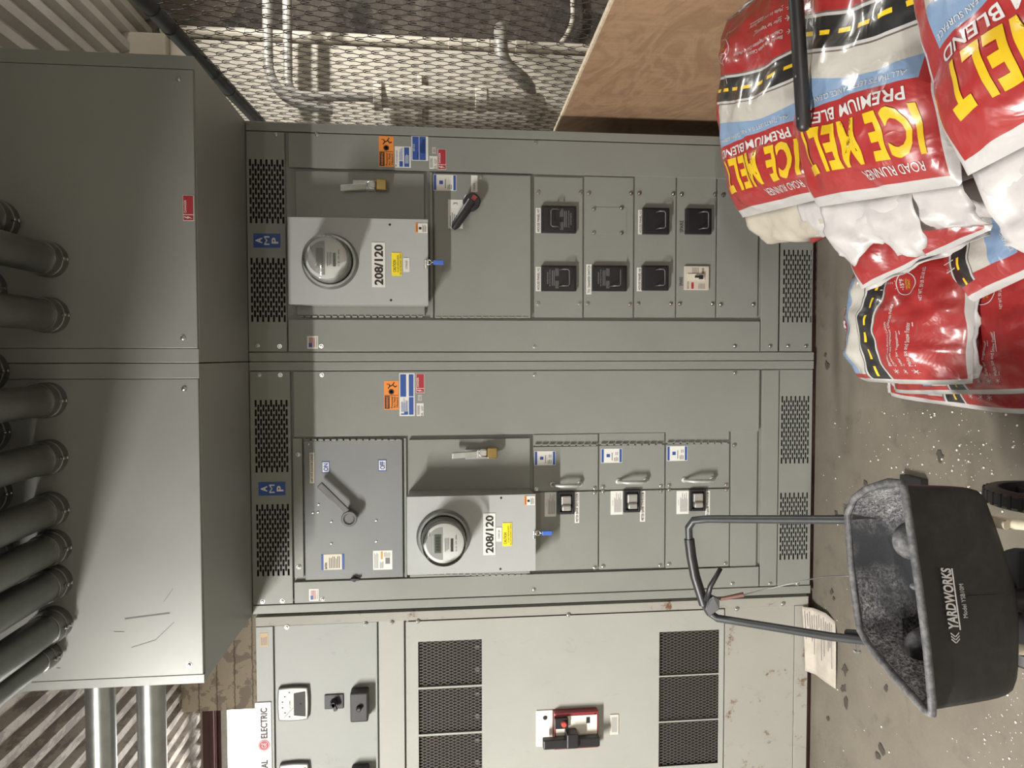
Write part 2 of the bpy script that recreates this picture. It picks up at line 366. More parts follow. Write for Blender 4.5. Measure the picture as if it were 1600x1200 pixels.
# rear wall, left: flaking blockwork pier, then the window
PX = at(285, 1113, 1.85).x
mb = MB(); mb.box(PX, -.2, 1.85, 2.1, 0, DECK+.02); struct('wall_back_left', mb, BLOCKM)
zt = at(350, 1160, 2.05).z; zh = at(318, 1160, 2.05).z
mb = MB(); mb.box(-5, PX, 2.05, 2.25, 0, 1.0); mb.box(-5, -4.6, 2.05, 2.25, 1.0, DECK+.1); mb.box(-4.6, PX, 2.2, 2.3, zh, DECK+.1); struct('wall_back_window', mb, WALLP)
mb = MB(); mb.box(-4.6, PX+.1, 2.03, 2.16, zt+.045, zh); mb.box(-4.6, PX+.1, 2.0, 2.03, zt+.05, zt+.075); mb.box(-4.6, PX+.1, 2.06, 2.16, zt+.02, zt+.045); struct('trim_1', mb, MAROON, bevel=.004)
mb = MB(); mb.box(-4.6, PX+.1, 2.06, 2.12, zt-.02, zt+.02); mb.box(-4.6, PX, 2.06, 2.12, 1.0, 1.05); mb.box(-3.6, -3.55, 2.06, 2.12, 1.05, zt-.02); struct('window_1', mb, ALU)

# ================================================================== RIGHT-HAND SWITCHBOARD SECTION
TOPZ, BOTZ = 2.306, .022
swr = thing('switchboard_section', 'grey switchboard section on the right, beside the chain link fence, upper meter', 'switchboard', ((XR+XM)/2, .1, 0), 'grey switchboard sections')
swl = thing('switchboard_section', 'grey switchboard section in the middle with the ON and OFF rotary handle', 'switchboard', ((XL+XM)/2, .1, 0), 'grey switchboard sections')
for root, a, b in ((swr, XM, XR), (swl, XL, XM)):
    mb = MB(); mb.box(a+.001, b-.001, .014, .95, BOTZ, TOPZ); mb.build('carcass', PAINT, root)
    mb = MB(); mb.box(a+.004, b-.004, .03, .9, 0, BOTZ); mb.build('floor_channel', MAROON, root)
    for (p, q) in ((a, a+.036), (b-.036, b)):
        mb = MB(); mb.box(p+.0012, q-.0012, -.004, .014, BOTZ, TOPZ-.001); mb.build('corner_post', PAINT, root, bevel=.0015)
A_, B_ = swr, swl
# --- right section covers
vent(A_, 'vent_cover', (386, 203, 447, 547), ((391, 247, 446, 351), (391, 401, 446, 505)))
vent(A_, 'vent_cover', (1219, 225, 1271, 547), ((1223, 262, 1269, 352), (1223, 388, 1269, 506)))
vent(B_, 'vent_cover', (392, 581, 456, 942), ((397, 623, 450, 740), (400, 786, 452, 902)))
vent(B_, 'vent_cover', (1216, 580, 1268, 917), ((1221, 617, 1265, 726), (1218, 768, 1262, 876)))
# --- shared helper for the round studs along the covers
panel(A_, 'side_cover', (450, 214, 1188, 271.5)); panel(A_, 'side_cover', (450, 500, 1188, 547)); panel(A_, 'kick_cover', (1190, 228, 1218, 547))
panel(B_, 'side_cover', (458, 581, 1187, 679)); panel(B_, 'side_cover', (459, 897, 1186, 930)); panel(B_, 'kick_cover', (1189, 580, 1216, 917))
panel(B_, 'filler_strip', (458, 684, 474, 903), Y=-.002)
screws(A_, [(431, 210), (495, 210), (837, 223), (403, 540), (437, 541), (502, 541), (835, 542), (1148, 541), (1231, 541), (1259, 541), (1203, 541)])
screws(B_, [(405, 586), (438, 586), (503, 586), (835, 586), (1148, 583), (410, 940), (441, 939), (504, 936), (834, 921), (1144, 912), (1246, 912), (1203, 912), (466, 710), (467, 886)])
# --- upper right compartment behind the meter box
mb = MB(); x0, x1, z0, z1 = R(459, 265, 672, 495, 0); mb.box(x0, x1, .0135, .0142, z0, z1); 
panel(A_, 'door', (462, 268, 664, 494), Y=-.006, bev=.002)
panel(A_, 'divider_strip', (671, 268, 677, 497), Y=-.001)
def hinge(parent, x0, x1, y, Y=-.007, horiz=True):
    mb = MB(); n = max(4, int((x1-x0)/10)); a, b = at(x0, y, Y), at(x1, y, Y)
    for i in range(n):
        p = a.lerp(b, (i+.1)/n); q = a.lerp(b, (i+.82)/n); mb.tube([p, q], .0042, 8)
    return mb.build('piano_hinge', PAINT, parent, auto=True)
hinge(A_, 466, 662, 494.5); hinge(A_, 680, 826, 495.5); hinge(B_, 476, 628, 687); hinge(B_, 835, 933, 695); hinge(B_, 938, 1036, 694); hinge(B_, 1042, 1138, 692)
def latch_handle(parent, x, y, Y):
    """long lift latch: pivot, grip and hasp, the padlock hangs from it"""
    base = at(x+60, y, Y); z = base.z
    mb = MB(); mb.box(base.x-.022, base.x+.018, Y-.012, Y, base.z-.02, base.z+.10)
    o = mb.build('latch_plate', SILVER, parent, bevel=.003)
    top = at(x, y+4, Y-.05); bot = at(x+42, y+1, Y-.035)
    d = (bot-top).normalized(); s_ = Vector((.012, 0, 0)); mb = MB()
    mb.obox((top+bot)/2, (bot-top)/2, s_, Vector((0, .006, 0)))
    mb.obox(bot+d*.012+Vector((0, .012, 0)), Vector((.016, 0, 0)), Vector((0, .022, 0)), Vector((0, 0, .02)))
    mb.build('latch_grip', SILVER, parent, bevel=.004)
    return bot
LA = latch_handle(A_, 532, 290, -.006); LB = latch_handle(B_, 706, 708, -.006)
def padlock(pos, label):
    r = thing('padlock', label, 'padlock', pos, 'brass padlocks')
    mb = MB(); p = Vector(pos); mb.box(p.x-.021, p.x+.021, p.y-.012, p.y+.012, p.z-.045, p.z-.005); mb.build('lock_body', BRASS, r, bevel=.004)
    pts = [p+Vector((.013*math.cos(a_), 0, -.006+.02+.013*math.sin(a_))) for a_ in [i*PI/10 for i in range(11)]]
    mb = MB(); mb.tube([pts[0]-Vector((0, 0, .022))]+pts+[pts[-1]-Vector((0, 0, .022))], .0035, 8); mb.build('shackle', ZINC, r, smooth=True)
    return r
padlock(LA+Vector((.004, -.006, -.028)), 'brass padlock on the latch above the right-hand meter box')
padlock(LB+Vector((.004, -.006, -.028)), 'brass padlock on the latch beside the left-hand meter box')
# --- door with the black rotary handle
panel(A_, 'door', (678, 272, 830, 497), Y=-.008, bev=.002)
def rot_handle(parent, x, y, Y):
    c = at(x, y, Y); tip = at(709, 356, Y-.045); mb = MB(); mb.lathe(c, (0, -1, 0), [(0, .030), (.02, .030), (.035, .034), (.052, .034), (.056, .03), (.056, 0)], 32)
    t_ = Vector((tip.x, Y-.045, tip.z)); c2 = Vector((c.x, Y-.043, c.z)); mb.tube([c2, c2.lerp(t_, .35), c2.lerp(t_, .9), t_+(t_-c2)*.03], [.022, .019, .017, .009], 14)
    o = mb.build('rotary_handle', BLACK, parent, auto=True)
    d = (t_-c2).normalized(); n_ = Vector((-d.z, 0, d.x)); cc = c2+Vector((0, -.0145, 0)); mb = MB()
    mb.obox(cc+d*.012, d*.013, n_*.0085, Vector((0, .0012, 0)))
    for k in (-.008, -.015, -.022): mb.obox(cc+d*k, d*.0025, n_*.0085, Vector((0, .0012, 0)))
    mb.build('red_mark', mat('red_plastic', (.35, .05, .045), .45), o)
rot_handle(A_, 736, 319, -.008)
screws(A_, [(751, 277)], Y=-.009)
# --- five switch covers
for (a, b) in ((834, 911), (912, 990), (991, 1056), (1057, 1119), (1120, 1185)):
    panel(A_, 'switch_cover', (a, 276, b, 497), Y=.004)
screws(A_, [(841, 301), (907, 301), (920, 302), (986, 302), (999, 302), (1052, 303), (1065, 304), (1117, 304), (1130, 305), (840, 475), (905, 475), (918, 475), (984, 476), (997, 475), (1048, 475), (1062, 475), (1113, 475), (1126, 476), (1177, 476)], Y=.003)
def pullout(px, hx, hy, up=False, broken=False, words=True):
    x0, x1, z0, z1 = R(*px, -.006); mb = MB(); mb.box(x0, x1, -.014, .006, z0, z1); mb.box(x0+.006, x1-.006, -.018, -.014, z0+.006, z1-.006)
    o = mb.build('pull_out_switch', BLACK, A_, bevel=.002); cx, cz = (x0+x1)/2, (z0+z1)/2
    W_, H_ = x1-x0, z1-z0; Y = -.0185; s_ = -1 if up else 1; lb = MB()
    if words:
        rot = PI if up else 0
        text(lb, 'boltswitch', cx, cz+s_*H_*.34, .0052, Y-.0006, 0, .045, 0, rot)
        text(lb, '400 AMP PULLOUT SWITCH', cx, cz+s_*H_*.27, .0042, Y-.0006, 0, .066, 0, rot)
        for r_ in range(2): lb.box(cx-W_*.3, cx+W_*.3, Y-.0004, Y, cz+s_*H_*(.2-.05*r_)-.0008, cz+s_*H_*(.2-.05*r_)+.0008)
        for sg in (-1, 1):
            for r_ in range(3): lb.box(cx+sg*W_*.24-W_*.16, cx+sg*W_*.24+W_*.13, Y-.0004, Y, cz+s_*H_*(.10-.035*r_)-.0006, cz+s_*H_*(.10-.035*r_)+.0006)
        lb.build('white_print', M['grey_print'], o)
    z = cz-s_*H_*.22; hw = W_*.32; hh = H_*.24*s_; mb = MB(); Yo = Y-.022
    P = [(cx-hw, Y, z+hh), (cx-hw, Yo, z+hh*.6), (cx-hw, Yo, z), (cx-hw+.006, Yo, z-.006*s_), (cx+hw-.006, Yo, z-.006*s_), (cx+hw, Yo, z), (cx+hw, Yo, z+hh*.6), (cx+hw, Y, z+hh)]
    if broken: P = P[:5]+[(cx+hw, Yo, z-.006*s_)]
    mb.tube(P, .0026, 8); mb.build('wire_handle', GHAN, o, smooth=True)
mat('grey_print', (.30, .30, .30), .6)
pullout((846, 322, 900, 364), 0, 0, up=True); pullout((846, 415, 900, 455), 0, 0); pullout((925, 415, 979, 455), 0, 0, broken=True)
pullout((1004, 325, 1045, 366), 0, 0, words=False); pullout((1003, 415, 1044, 454), 0, 0, words=False); pullout((1071, 326, 1111, 366), 0, 0, words=False)
for px, tx in (((837, 325, 845, 364), 'HOUSE PANEL H7'), ((837, 417, 845, 455), 'HOUSE PANEL H2'), ((916, 413, 924, 460), 'TS1 TRANSFER SWITCH'), ((997, 328, 1004, 366), 'HOUSE PANEL H3'), ((995, 418, 1003, 455), 'HOUSE PANEL H6')):
    sticker(A_, 'name_strip', R(*px, .004), .004, [WHITE, BLK], [('t', tx, .5, .5, .5, 1, .9)])
mb = MB(); x0, x1, z0, z1 = R(926, 324, 979, 366, .004); e = .0012
mb.box(x0, x1, .0025, .004, z0, z1); mb.build('blank_plate', PAINT, A_, bevel=.001)
screws(A_, [(928, 327), (971, 325), (928, 364), (971, 364)], Y=.0025)
mb = MB(); rr = at(1065, 354, .0035); text(mb, 'SPARE', rr.x, rr.z, .016, .0030, 0, .048); mb.build('handwriting', BLK, A_); mb = MB(); rr = at(1064, 440, .0035); text(mb, 'SPARE', rr.x, rr.z, .014, .0030, 0, .036); mb.build('handwriting', BLK, A_)
x0, x1, z0, z1 = R(1069, 416, 1107, 453, 0); mb = MB(); mb.box(x0, x1, -.006, .006, z0, z1); o = mb.build('breaker', mat('breaker_cream', (.52, .47, .40), .5), A_, bevel=.002)
mb = MB(); mb.box((x0+x1)/2-.010, (x0+x1)/2+.016, -.010, -.006, z0+.02, z1-.012); mb.build('toggle_well', CREAM, o)
mb = MB(); mb.box((x0+x1)/2-.006, (x0+x1)/2+.010, -.022, -.010, z0+.03, z0+.045); mb.box((x0+x1)/2, (x0+x1)/2+.008, -.018, -.01, z0+.045, z0+.062); mb.build('toggle', BLK, o, bevel=.001)
mb = MB(); mb.box(x0+.004, x0+.03, -.0065, -.006, z1-.038, z1-.028); mb.build('red_band', RED, o)
mb = MB()
for r_ in range(5): mb.box(x0+.004, x0+.026, -.0065, -.006, z0+.018+r_*.006, z0+.0195+r_*.006); mb.box(x1-.032, x1-.006, -.0065, -.006, z0+.045+r_*.006, z0+.0465+r_*.006)
for i in range(8): mb.box(x1-.034+i*.0035, x1-.0325+i*.0035, -.0065, -.006, z0+.022, z0+.030)
text(mb, 'EATON', x0+.018, z1-.014, .006, -.0068, 0); mb.build('printed_notes', BLK, o)

# ================================================================== MIDDLE SECTION
panel(B_, 'door', (475, 687, 630, 905), Y=-.010, mt=DOORP, bev=.003)
panel(B_, 'divider_strip', (631, 684, 636, 903), Y=.002)
panel(B_, 'door', (639, 685, 829, 900), Y=-.006, bev=.002)
for (a, b) in ((833, 935), (936, 1039), (1040, 1140)):
    d_ = 2 if a == 833 else (0 if a == 936 else -2)
    panel(B_, 'hinge_cover', (a, 676+d_, b, 694+d_), Y=0.002); panel(B_, 'compartment_door', (a, 695+d_, b, 765+d_), Y=0.002)
    panel(B_, 'switch_cover', (a, 766+d_, b, 889+d_), Y=0.002)
panel(B_, 'filler_panel', (1141, 673, 1183, 886), Y=0.003)
screws(B_, [(929, 763), (942, 761), (1032, 760), (1045, 759), (1134, 758), (929, 770), (942, 768), (1032, 768), (1045, 766), (1134, 766), (929, 887), (942, 885), (1031, 884), (1045, 882), (1133, 881), (1147, 696), (838, 764)], Y=.001)
def bow_handle(x0, x1, y):
    a, b = at(x0, y, 0), at(x1, y-1, 0); mb = MB()
    for p in (a, b): mb.lathe(p+Vector((0, .002, 0)), (0, -1, 0), [(0, .011), (.004, .011), (.006, .007), (.006, 0)], 16)
    mb.tube([a, a+Vector((0, -.018, -.004)), a.lerp(b, .25)+Vector((0, -.038, 0)), a.lerp(b, .75)+Vector((0, -.038, 0)), b+Vector((0, -.018, .004)), b], [.006, .006, .0075, .0075, .006, .006], 12)
    mb.build('pull_handle', SILVER, B_, auto=True)
bow_handle(863, 906, 757); bow_handle(966, 1009, 752); bow_handle(1069, 1113, 750)
def window(px):
    x0, x1, z0, z1 = R(*px, -.004); mb = MB(); t_ = .010
    mb.box(x0, x1, -.012, .004, z0, z0+t_); mb.box(x0, x1, -.012, .004, z1-t_, z1); mb.box(x0, x0+t_, -.012, .004, z0+t_, z1-t_); mb.box(x1-t_, x1, -.012, .004, z0+t_, z1-t_); mb.box(x0+t_, x1-t_, .0, .004, z0+t_, z1-t_)
    o = mb.build('switch_bezel', BLACK, B_, bevel=.0015); xm = x0+(x1-x0)*.42; zc0, zc1 = z0+.014, z1-.014
    mb = MB(); mb.box(xm, x1-.016, -.020, -.001, zc0, zc1); mb.obox(Vector(((x0+xm)/2+.008, -.014, (zc0+zc1)/2)), Vector((.011, 0, 0)), Vector((0, .012, 0)), Vector((0, 0, (zc1-zc0)/2-.002)))
    mb.build('rocker', ALU, o, bevel=.004)
    mb = MB(); mb.box(xm-.010, xm+.004, -.0255, -.001, zc0+.004, zc1-.002); mb.build('rocker_ridge', mat('bronze_lever', (.13, .115, .09), .4), o, bevel=.002)
for px in ((871, 768, 897, 803), (974, 765, 1000, 800), (1077, 764, 1102, 798)): window(px)
for px in ((851, 769, 869, 807), (954, 767, 973, 804), (1057, 767, 1076, 803)):
    sticker(B_, 'notice_label', R(*px, .002), .002, [WHITE, GREYINK], [('t', 'CAUTION', .5, .84, .07, 1), ('l', .1, .1, .92, .72, 8, 1)])
for px, tx in (((898, 769, 905, 817), 'METER BANK 3RD FLOOR'), ((1000, 767, 1008, 815), 'METER BANK 5TH FLOOR'), ((1102, 767, 1109, 815), 'METER BANK 7TH FLOOR')):
    sticker(B_, 'name_strip', R(*px, .002), .002, [WHITE, BLK], [('t', tx, .5, .5, .55, 1, .92)])
for px in ((835, 705, 868, 727), (939, 701, 972, 723), (1042, 697, 1074, 720)):
    sticker(B_, 'rating_label', R(*px, .002), .002, [WHITE, BLUE, GREYINK], [('r', .03, .02, .97, .13, 1), ('r', .03, .87, .97, .98, 1), ('r', .4, .58, .62, .74, 1), ('r', .47, .61, .55, .71, 0), ('l', .15, .44, .85, .52, 1, 2), ('l', .1, .18, .45, .4, 3, 2), ('l', .55, .18, .8, .34, 2, 2)])
# ON / OFF rotary handle
c0 = at(548, 806, -.012); tip = at(500, 757, -.05); mb = MB()
mb.lathe(c0, (0, -1, 0), [(0, .026), (.03, .026), (.04, .030), (.058, .030), (.058, .020), (.053, .019), (.053, 0)], 40)
a = Vector((c0.x, -.058, c0.z)); a = at(549, 806, -.06); b = Vector((tip.x, -.055, tip.z)); d = (b-a).normalized(); n_ = Vector((-d.z, 0, d.x))
mb.obox((a+b)/2+d*.012, (b-a)/2+d*-.010, n_*.0125, Vector((0, .008, 0)), 0)
mb.build('rotary_handle', GHAN, B_, bevel=.003, auto=True)
for tx, px in (('ON', (503, 721, 515, 739)), ('OFF', (591, 718, 604, 736))):
    sticker(B_, 'position_label', R(*px, -.010), -.010, [BLUE, WHITE], [('r', .08, .08, .92, .92, 1), ('t', tx, .5, .5, .6, 0, .66, .03)])
sticker(B_, 'name_strip', R(484, 707, 491, 755, -.010), -.010, [CREAM, BLK], [('t', 'HP 1ST FLOOR LEASE', .5, .5, .5, 1, .9)])
sticker(B_, 'maker_label', R(502, 866, 538, 890, -.010), -.010, [CREAM, BLUE, BLK], [('r', 0, 0, 1, .1, 1), ('r', 0, .9, 1, 1, 1), ('t', 'EATON', .26, .8, .1, 2, .4, .02), ('l', .1, .18, .9, .68, 7, 2)])
sticker(B_, 'notice_label', R(583, 860, 613, 890, -.010), -.010, [WHITE, GREYINK, ORANGE], [('l', .08, .72, .92, .95, 4, 1), ('l', .08, .45, .5, .66, 4, 1), ('r', .55, .5, .95, .6, 2), ('r', .3, .12, .62, .36, 1), ('l', .66, .1, .95, .44, 5, 1)])
mb = MB(); p = at(554, 904, -.012); mb.lathe(p, (0, -1, 0), [(0, .010), (.012, .010), (.016, .006), (.016, 0)], 16); mb.box(p.x-.004, p.x+.004, -.03, -.012, p.z-.02, p.z+.014); mb.build('door_latch', BLACK, B_, bevel=.001)
for (x, y) in ((497, 800), (498, 788), (489, 801), (518, 815), (588, 813), (518, 849), (588, 846), (482, 694)):
    p = at(x, y, -.0105); mb = MB(); mb.lathe(p, (0, -1, 0), [(0, .0045), (.002, .004), (.003, 0)], 10); mb.build('rivet', ZINC, B_)
# ================================================================== METER BOXES
def meterbox(root, px, ctr, glass_ctr, first, seq):
    Yf = -.146; x0, x1, z0, z1 = R(*px, Yf); r = root
    mb = MB(); mb.box(x0+.003, x1-.003, Yf+.004, -.006, z0+.004, z1-.004); box = mb.build('meter_box', METERP, r, bevel=.002)
    mb = MB(); mb.box(x0, x1, Yf-.002, Yf+.003, z0, z1); mb.box(x0, x0+.002, Yf, Yf+.02, z0, z1); mb.box(x1-.002, x1, Yf, Yf+.02, z0, z1); mb.box(x0, x1, Yf, Yf+.02, z1-.002, z1)
    mb.build('box_lid', METERP, box, bevel=.0015)
    Y = Yf-.002; c = at(*ctr, Y)
    mb = MB(); mb.lathe(c, (0, -1, 0), [(0, .102), (.006, .102), (.012, .096), (.024, .094), (.024, .086), (.004, .084), (.004, 0)], 48); mb.build('meter_ring', GALV, box, auto=True)
    mb = MB(); mb.lathe(c, (0, -1, 0), [(.012, .080), (.04, .079), (.06, .079), (.06, 0)], 40); mb.build('meter_base', mat('smoke_grey_plastic', (.30, .30, .29), .4), box, auto=True)
    mb = MB(); mb.lathe(c, (0, -1, 0), [(.014, .0835), (.128, .079), (.134, .077), (.137, .072), (.1375, .066), (.1375, 0)], 64); gl = mb.build('meter_glass', GLASS, box, auto=True)
    f_ = MB(); yf = Y-.105; o = Vector((c.x, yf, c.z))
    f_.lathe(o, (0, -1, 0), [(-.05, .073), (0, .073), (.002, .068), (.002, 0)], 40, 0)
    face = f_.build('meter_face', mat('meter_face_grey', (.60, .60, .59), .5), box, auto=True)
    d_ = MB(); q = yf-.0025
    n = 24; pts = [(o.x+.06*math.cos(PI*i/n), o.z+.06*math.sin(PI*i/n)+.004) for i in range(n+1)]
    d_.plate([(x, z) for x, z in pts][::-1], q-.0006, q, 0)
    d_.box(o.x-.034, o.x+.034, q-.002, q-.0006, o.z+.010, o.z+.034, 1)
    for i in range(5):
        if seq: text(d_, '8', o.x-.022+i*.011, o.z+.022, .014, q-.0026, 2)
    d_.box(o.x-.03, o.x+.03, q-.0012, q-.0006, o.z+.040, o.z+.0405, 3)
    for r_ in range(3): d_.box(o.x-.03+r_*.004, o.x+.02, q-.001, q, o.z-.004-r_*.006, o.z-.0055-r_*.006, 2)
    for i in range(22): d_.box(o.x-.03+i*.0022, o.x-.0290+i*.0022, q-.001, q, o.z-.034, o.z-.024, 2)
    text(d_, 'CL 20  120V  60Hz', o.x, o.z-.044, .005, q-.001, 2, .06); text(d_, 'kWh', o.x+.036, o.z+.052, .005, q-.0012, 2)
    d_.build('meter_dial', [mat('dial_grey', (.30, .30, .30), .5), LCD, BLK, WHITE], face)
    W2 = x1-x0
    def st(p_, n_, mats, items): sticker(box, n_, R(*p_, Y), Y-.001, mats, items)
    return box, st, (x0, x1, z0, z1), Y
bA, st, ra, Ym = meterbox(A_, (450, 341, 669, 476), (516, 409), None, True, False)
st((581, 379, 602, 449), 'voltage_label', [WHITE, BLK], [('t', '208/120', .5, .5, .62, 1, .9, .03)])
st((612, 395, 628, 431), 'caution_label', [YELLOW, BLK], [('t', 'CAUTION', .42, .72, .3, 1, .52), ('t', 'DO NOT REMOVE METER', .52, .38, .16, 1, .74), ('t', 'WILL NOT DISCONNECT SERVICE', .5, .14, .16, 1, .92)])
st((630, 403, 640, 425), 'line_label', [WHITE, GREYINK], [('t', 'CONS 82', .5, .5, .34, 1, .6)])
st((649, 349, 668, 364), 'warning_label', [WHITE, ORANGE, BLK], [('r', 0, .78, 1, 1, 1), ('t', 'WARNING', .5, .88, .13, 2, .85), ('r', .35, .5, .6, .72, 2), ('l', .1, .08, .9, .45, 5, 2)])
bB, st, rb, Ym = meterbox(B_, (636, 774, 837, 895), (693, 838), None, True, True)
st((755, 802, 774, 867), 'voltage_label', [WHITE, BLK], [('t', '208/120', .5, .5, .62, 1, .9, .03)])
st((785, 817, 800, 853), 'caution_label', [YELLOW, BLK], [('t', 'CAUTION', .34, .72, .3, 1, .5), ('t', 'DO NOT REMOVE METER', .52, .38, .16, 1, .74), ('t', 'WILL NOT DISCONNECT SERVICE', .5, .14, .16, 1, .92)])
st((775, 824, 784, 846), 'line_label', [WHITE, GREYINK], [('t', 'CONS 83', .5, .5, .34, 1, .6)])
st((819, 775, 836, 789), 'warning_label', [WHITE, ORANGE, BLK], [('r', 0, .78, 1, 1, 1), ('t', 'WARNING', .5, .88, .13, 2, .85), ('r', .35, .5, .6, .72, 2), ('l', .1, .08, .9, .45, 5, 2)])
for bx, pts in ((bA, ((609, 351), (611, 469))), (bB, ((783, 778), (782, 889)))):
    for p_ in pts: mb = MB(); mb.lathe(at(*p_, Ym), (0, -1, 0), [(0, .0045), (.0012, .004), (.0012, 0)], 10); mb.build('lid_rivet', BLK, bx)
hinge(B_, 645, 825, 898, Y=-.13)
for bx, (x, y), lab in ((bA, (669, 410), 'blue plastic seal tag under the right-hand meter box'), (bB, (839, 832), 'blue plastic seal tag under the left-hand meter box')):
    p = at(x-4, y+6, Ym-.003); mb = MB(); mb.obox(p, Vector((.010, 0, 0)), Vector((0, .0018, 0)), Vector((0, 0, .005))); mb.obox(p+Vector((.015, -.006, -.004)), Vector((.008, 0, 0)), Vector((0, .0025, 0)), Vector((0, 0, .008))); mb.build('lid_hasp', ZINC, bx, bevel=.002)
    r = thing('seal_tag', lab, 'seal', p, 'blue seal tags'); q = p+Vector((.014, -.008, -.012)); mb = MB()
    mb.tube([q+Vector((.009*math.cos(a_), 0, .009*math.sin(a_))) for a_ in [i*2*PI/14 for i in range(14)]], .0022, 8, closed=True); mb.tube([q-Vector((0, 0, .009)), q-Vector((0, 0, .02))], .002, 6); mb.build('seal_wire', ZINC, r, smooth=True)
    mb = MB(); mb.box(q.x-.009, q.x+.009, q.y-.005, q.y+.005, q.z-.056, q.z-.016); mb.build('tag', BLUEP, r, bevel=.003)
# ================================================================== labels on the two sections
def arc_flash(root, px):
    x0, x1, z0, z1 = R(*px, -.004); o = sticker(root, 'arc_flash_label', (x0, x1, z0, z1), -.004, [ORANGE, BLK], [('r', .03, .62, .48, .95, 1), ('t', 'WARNING', .25, .785, .17, 0, .4, .01), ('t', 'Potential', .25, .47, .14, 1, .4), ('t', 'Arc Flash', .25, .29, .14, 1, .4), ('t', 'Hazard', .25, .11, .14, 1, .34), ('r', .495, .03, .505, .97, 1)])
    mb = MB(); W_, H_ = x1-x0, z1-z0
    for (u, v, n) in ((.62, .5, 8),):
        for k in range(n):
            a_ = k*PI/n; mb.obox((x0+u*W_, -.0056, z0+v*H_), Vector((math.cos(a_), 0, math.sin(a_)))*.011, Vector((-math.sin(a_), 0, math.cos(a_)))*.0014, Vector((0, .0003, 0)))
    pp = lambda u, v: Vector((x0+u*W_, -.0056, z0+v*H_))
    for a_, b_ in (((.8, .62), (.86, .4)), ((.8, .62), (.73, .72)), ((.8, .58), (.9, .68)), ((.86, .4), (.78, .25)), ((.86, .4), (.95, .3)), ((.78, .25), (.82, .12)), ((.88, .75), (.9, .8))):
        a_, b_ = pp(*a_), pp(*b_); mb.obox((a_+b_)/2, (b_-a_)/2, Vector((b_-a_).normalized().cross(Vector((0, 1, 0))))*.002, Vector((0, .0003, 0)))
    mb.build('hazard_symbol', BLK, o)
arc_flash(A_, (592, 213, 615, 261)); arc_flash(B_, (600, 595, 623, 640))
def danger(root, px, Y, name='danger_label'):
    x0, x1, z0, z1 = R(*px, Y); o = sticker(root, name, (x0, x1, z0, z1), Y, [WHITE, RED, BLK], [('r', .02, .04, .22, .96, 1), ('r', .25, .04, .98, .96, 1), ('t', 'DANGER', .56, .78, .2, 0, .5, .02), ('l', .3, .1, .94, .6, 5, 0)])
    mb = MB(); W_, H_ = x1-x0, z1-z0; P = [(.13, .9), (.07, .5), (.11, .52), (.08, .12), (.18, .6), (.13, .57), (.17, .88)]
    mb.plate([(x0+a_*W_, z0+b_*H_) for a_, b_ in P], Y-.0024, Y-.0012); mb.build('lightning_bolt', WHITE, o)
danger(A_, (684, 233, 697, 265), -.004); danger(B_, (650, 584, 663, 614), -.004)
sticker(A_, 'instruction_label', R(617, 229, 642, 262, -.004), -.004, [WHITE, BLUE, BLK], [('r', .04, .9, .14, .96, 1), ('t', 'SWITCHBOARD', .5, .88, .07, 1, .6), ('r', .04, .5, .3, .72, 1), ('r', .04, .1, .96, .42, 1), ('l', .34, .5, .95, .74, 4, 1), ('l', .2, .14, .7, .38, 3, 0)])
sticker(A_, 'service_label', R(643, 213, 669, 251, -.004), -.004, [WHITE, BLUE], [('r', .02, .56, .98, .95, 1), ('r', .02, .14, .98, .53, 1), ('t', 'SERVICE', .52, .86, .1, 0, .3), ('l', .1, .6, .5, .66, 1, 0), ('l', .3, .18, .9, .48, 4, 0)])
sticker(B_, 'instruction_label', R(624, 583, 648, 650, -.004), -.004, [WHITE, BLUE], [('r', .03, .6, .06, .9, 1), ('r', .03, .44, .1, .7, 1), ('r', .45, .56, .97, .94, 1), ('l', .5, .66, .9, .9, 3, 0), ('r', .03, .08, .44, .38, 1), ('r', .46, .08, .97, .38, 1), ('l', .08, .12, .35, .34, 3, 0), ('l', .5, .12, .9, .34, 3, 0), ('l', .1, .44, .42, .9, 8, 1)])
for rt, px in ((A_, (671, 244, 683, 264)), (B_, (651, 630, 662, 650))):
    sticker(rt, 'listing_label', R(*px, -.004), -.004, [WHITE, BLK], [('l', .1, .55, .9, .92, 4, 1), ('t', 'UL', .14, .25, .3, 1), ('t', 'LISTED', .6, .3, .16, 1), ('l', .4, .06, .9, .18, 2, 1)])
for rt, px in ((A_, (675, 230, 681, 240)), (B_, (653, 617, 659, 626))):
    sticker(rt, 'small_seal_label', R(*px, -.004), -.004, [mat('pale_foil', (.42, .45, .46), .4), RED], [('l', .15, .15, .85, .8, 3, 1)])
sticker(A_, 'rating_label', R(677, 273, 713, 298, -.008), -.008, [WHITE, BLUE, GREYINK], [('r', .03, .02, .97, .13, 1), ('r', .03, .87, .97, .98, 1), ('r', .4, .58, .62, .74, 1), ('r', .47, .61, .55, .71, 0), ('l', .15, .44, .85, .52, 1, 2), ('l', .1, .18, .45, .4, 3, 2)])
sticker(A_, 'name_strip', R(736, 274, 746, 300, -.008), -.008, [WHITE, BLK], [('t', 'MAIN', .3, .5, .34, 1, .42)])
sticker(A_, 'notice_label', R(700, 312, 723, 357, -.008), -.008, [WHITE, GREYINK], [('l', .06, .15, .55, .9, 6, 1), ('t', '3', .86, .5, .3, 1)])
for rt, px in ((A_, (480, 525, 497, 545)), (B_, (483, 920, 498, 939))):
    sticker(rt, 'flag_label', R(*px, -.004), -.004, [WHITE, BLUE, RED, BLK], [('r', .12, .55, .45, .86, 1)]+[('r', .12+(.34 if i > 2 else 0), .3+i*.08, .88, .34+i*.08, 2) for i in range(7)]+[('r', .12, .3, .45, .34, 2), ('t', 'AMERICAN', .5, .14, .1, 3, .8)])
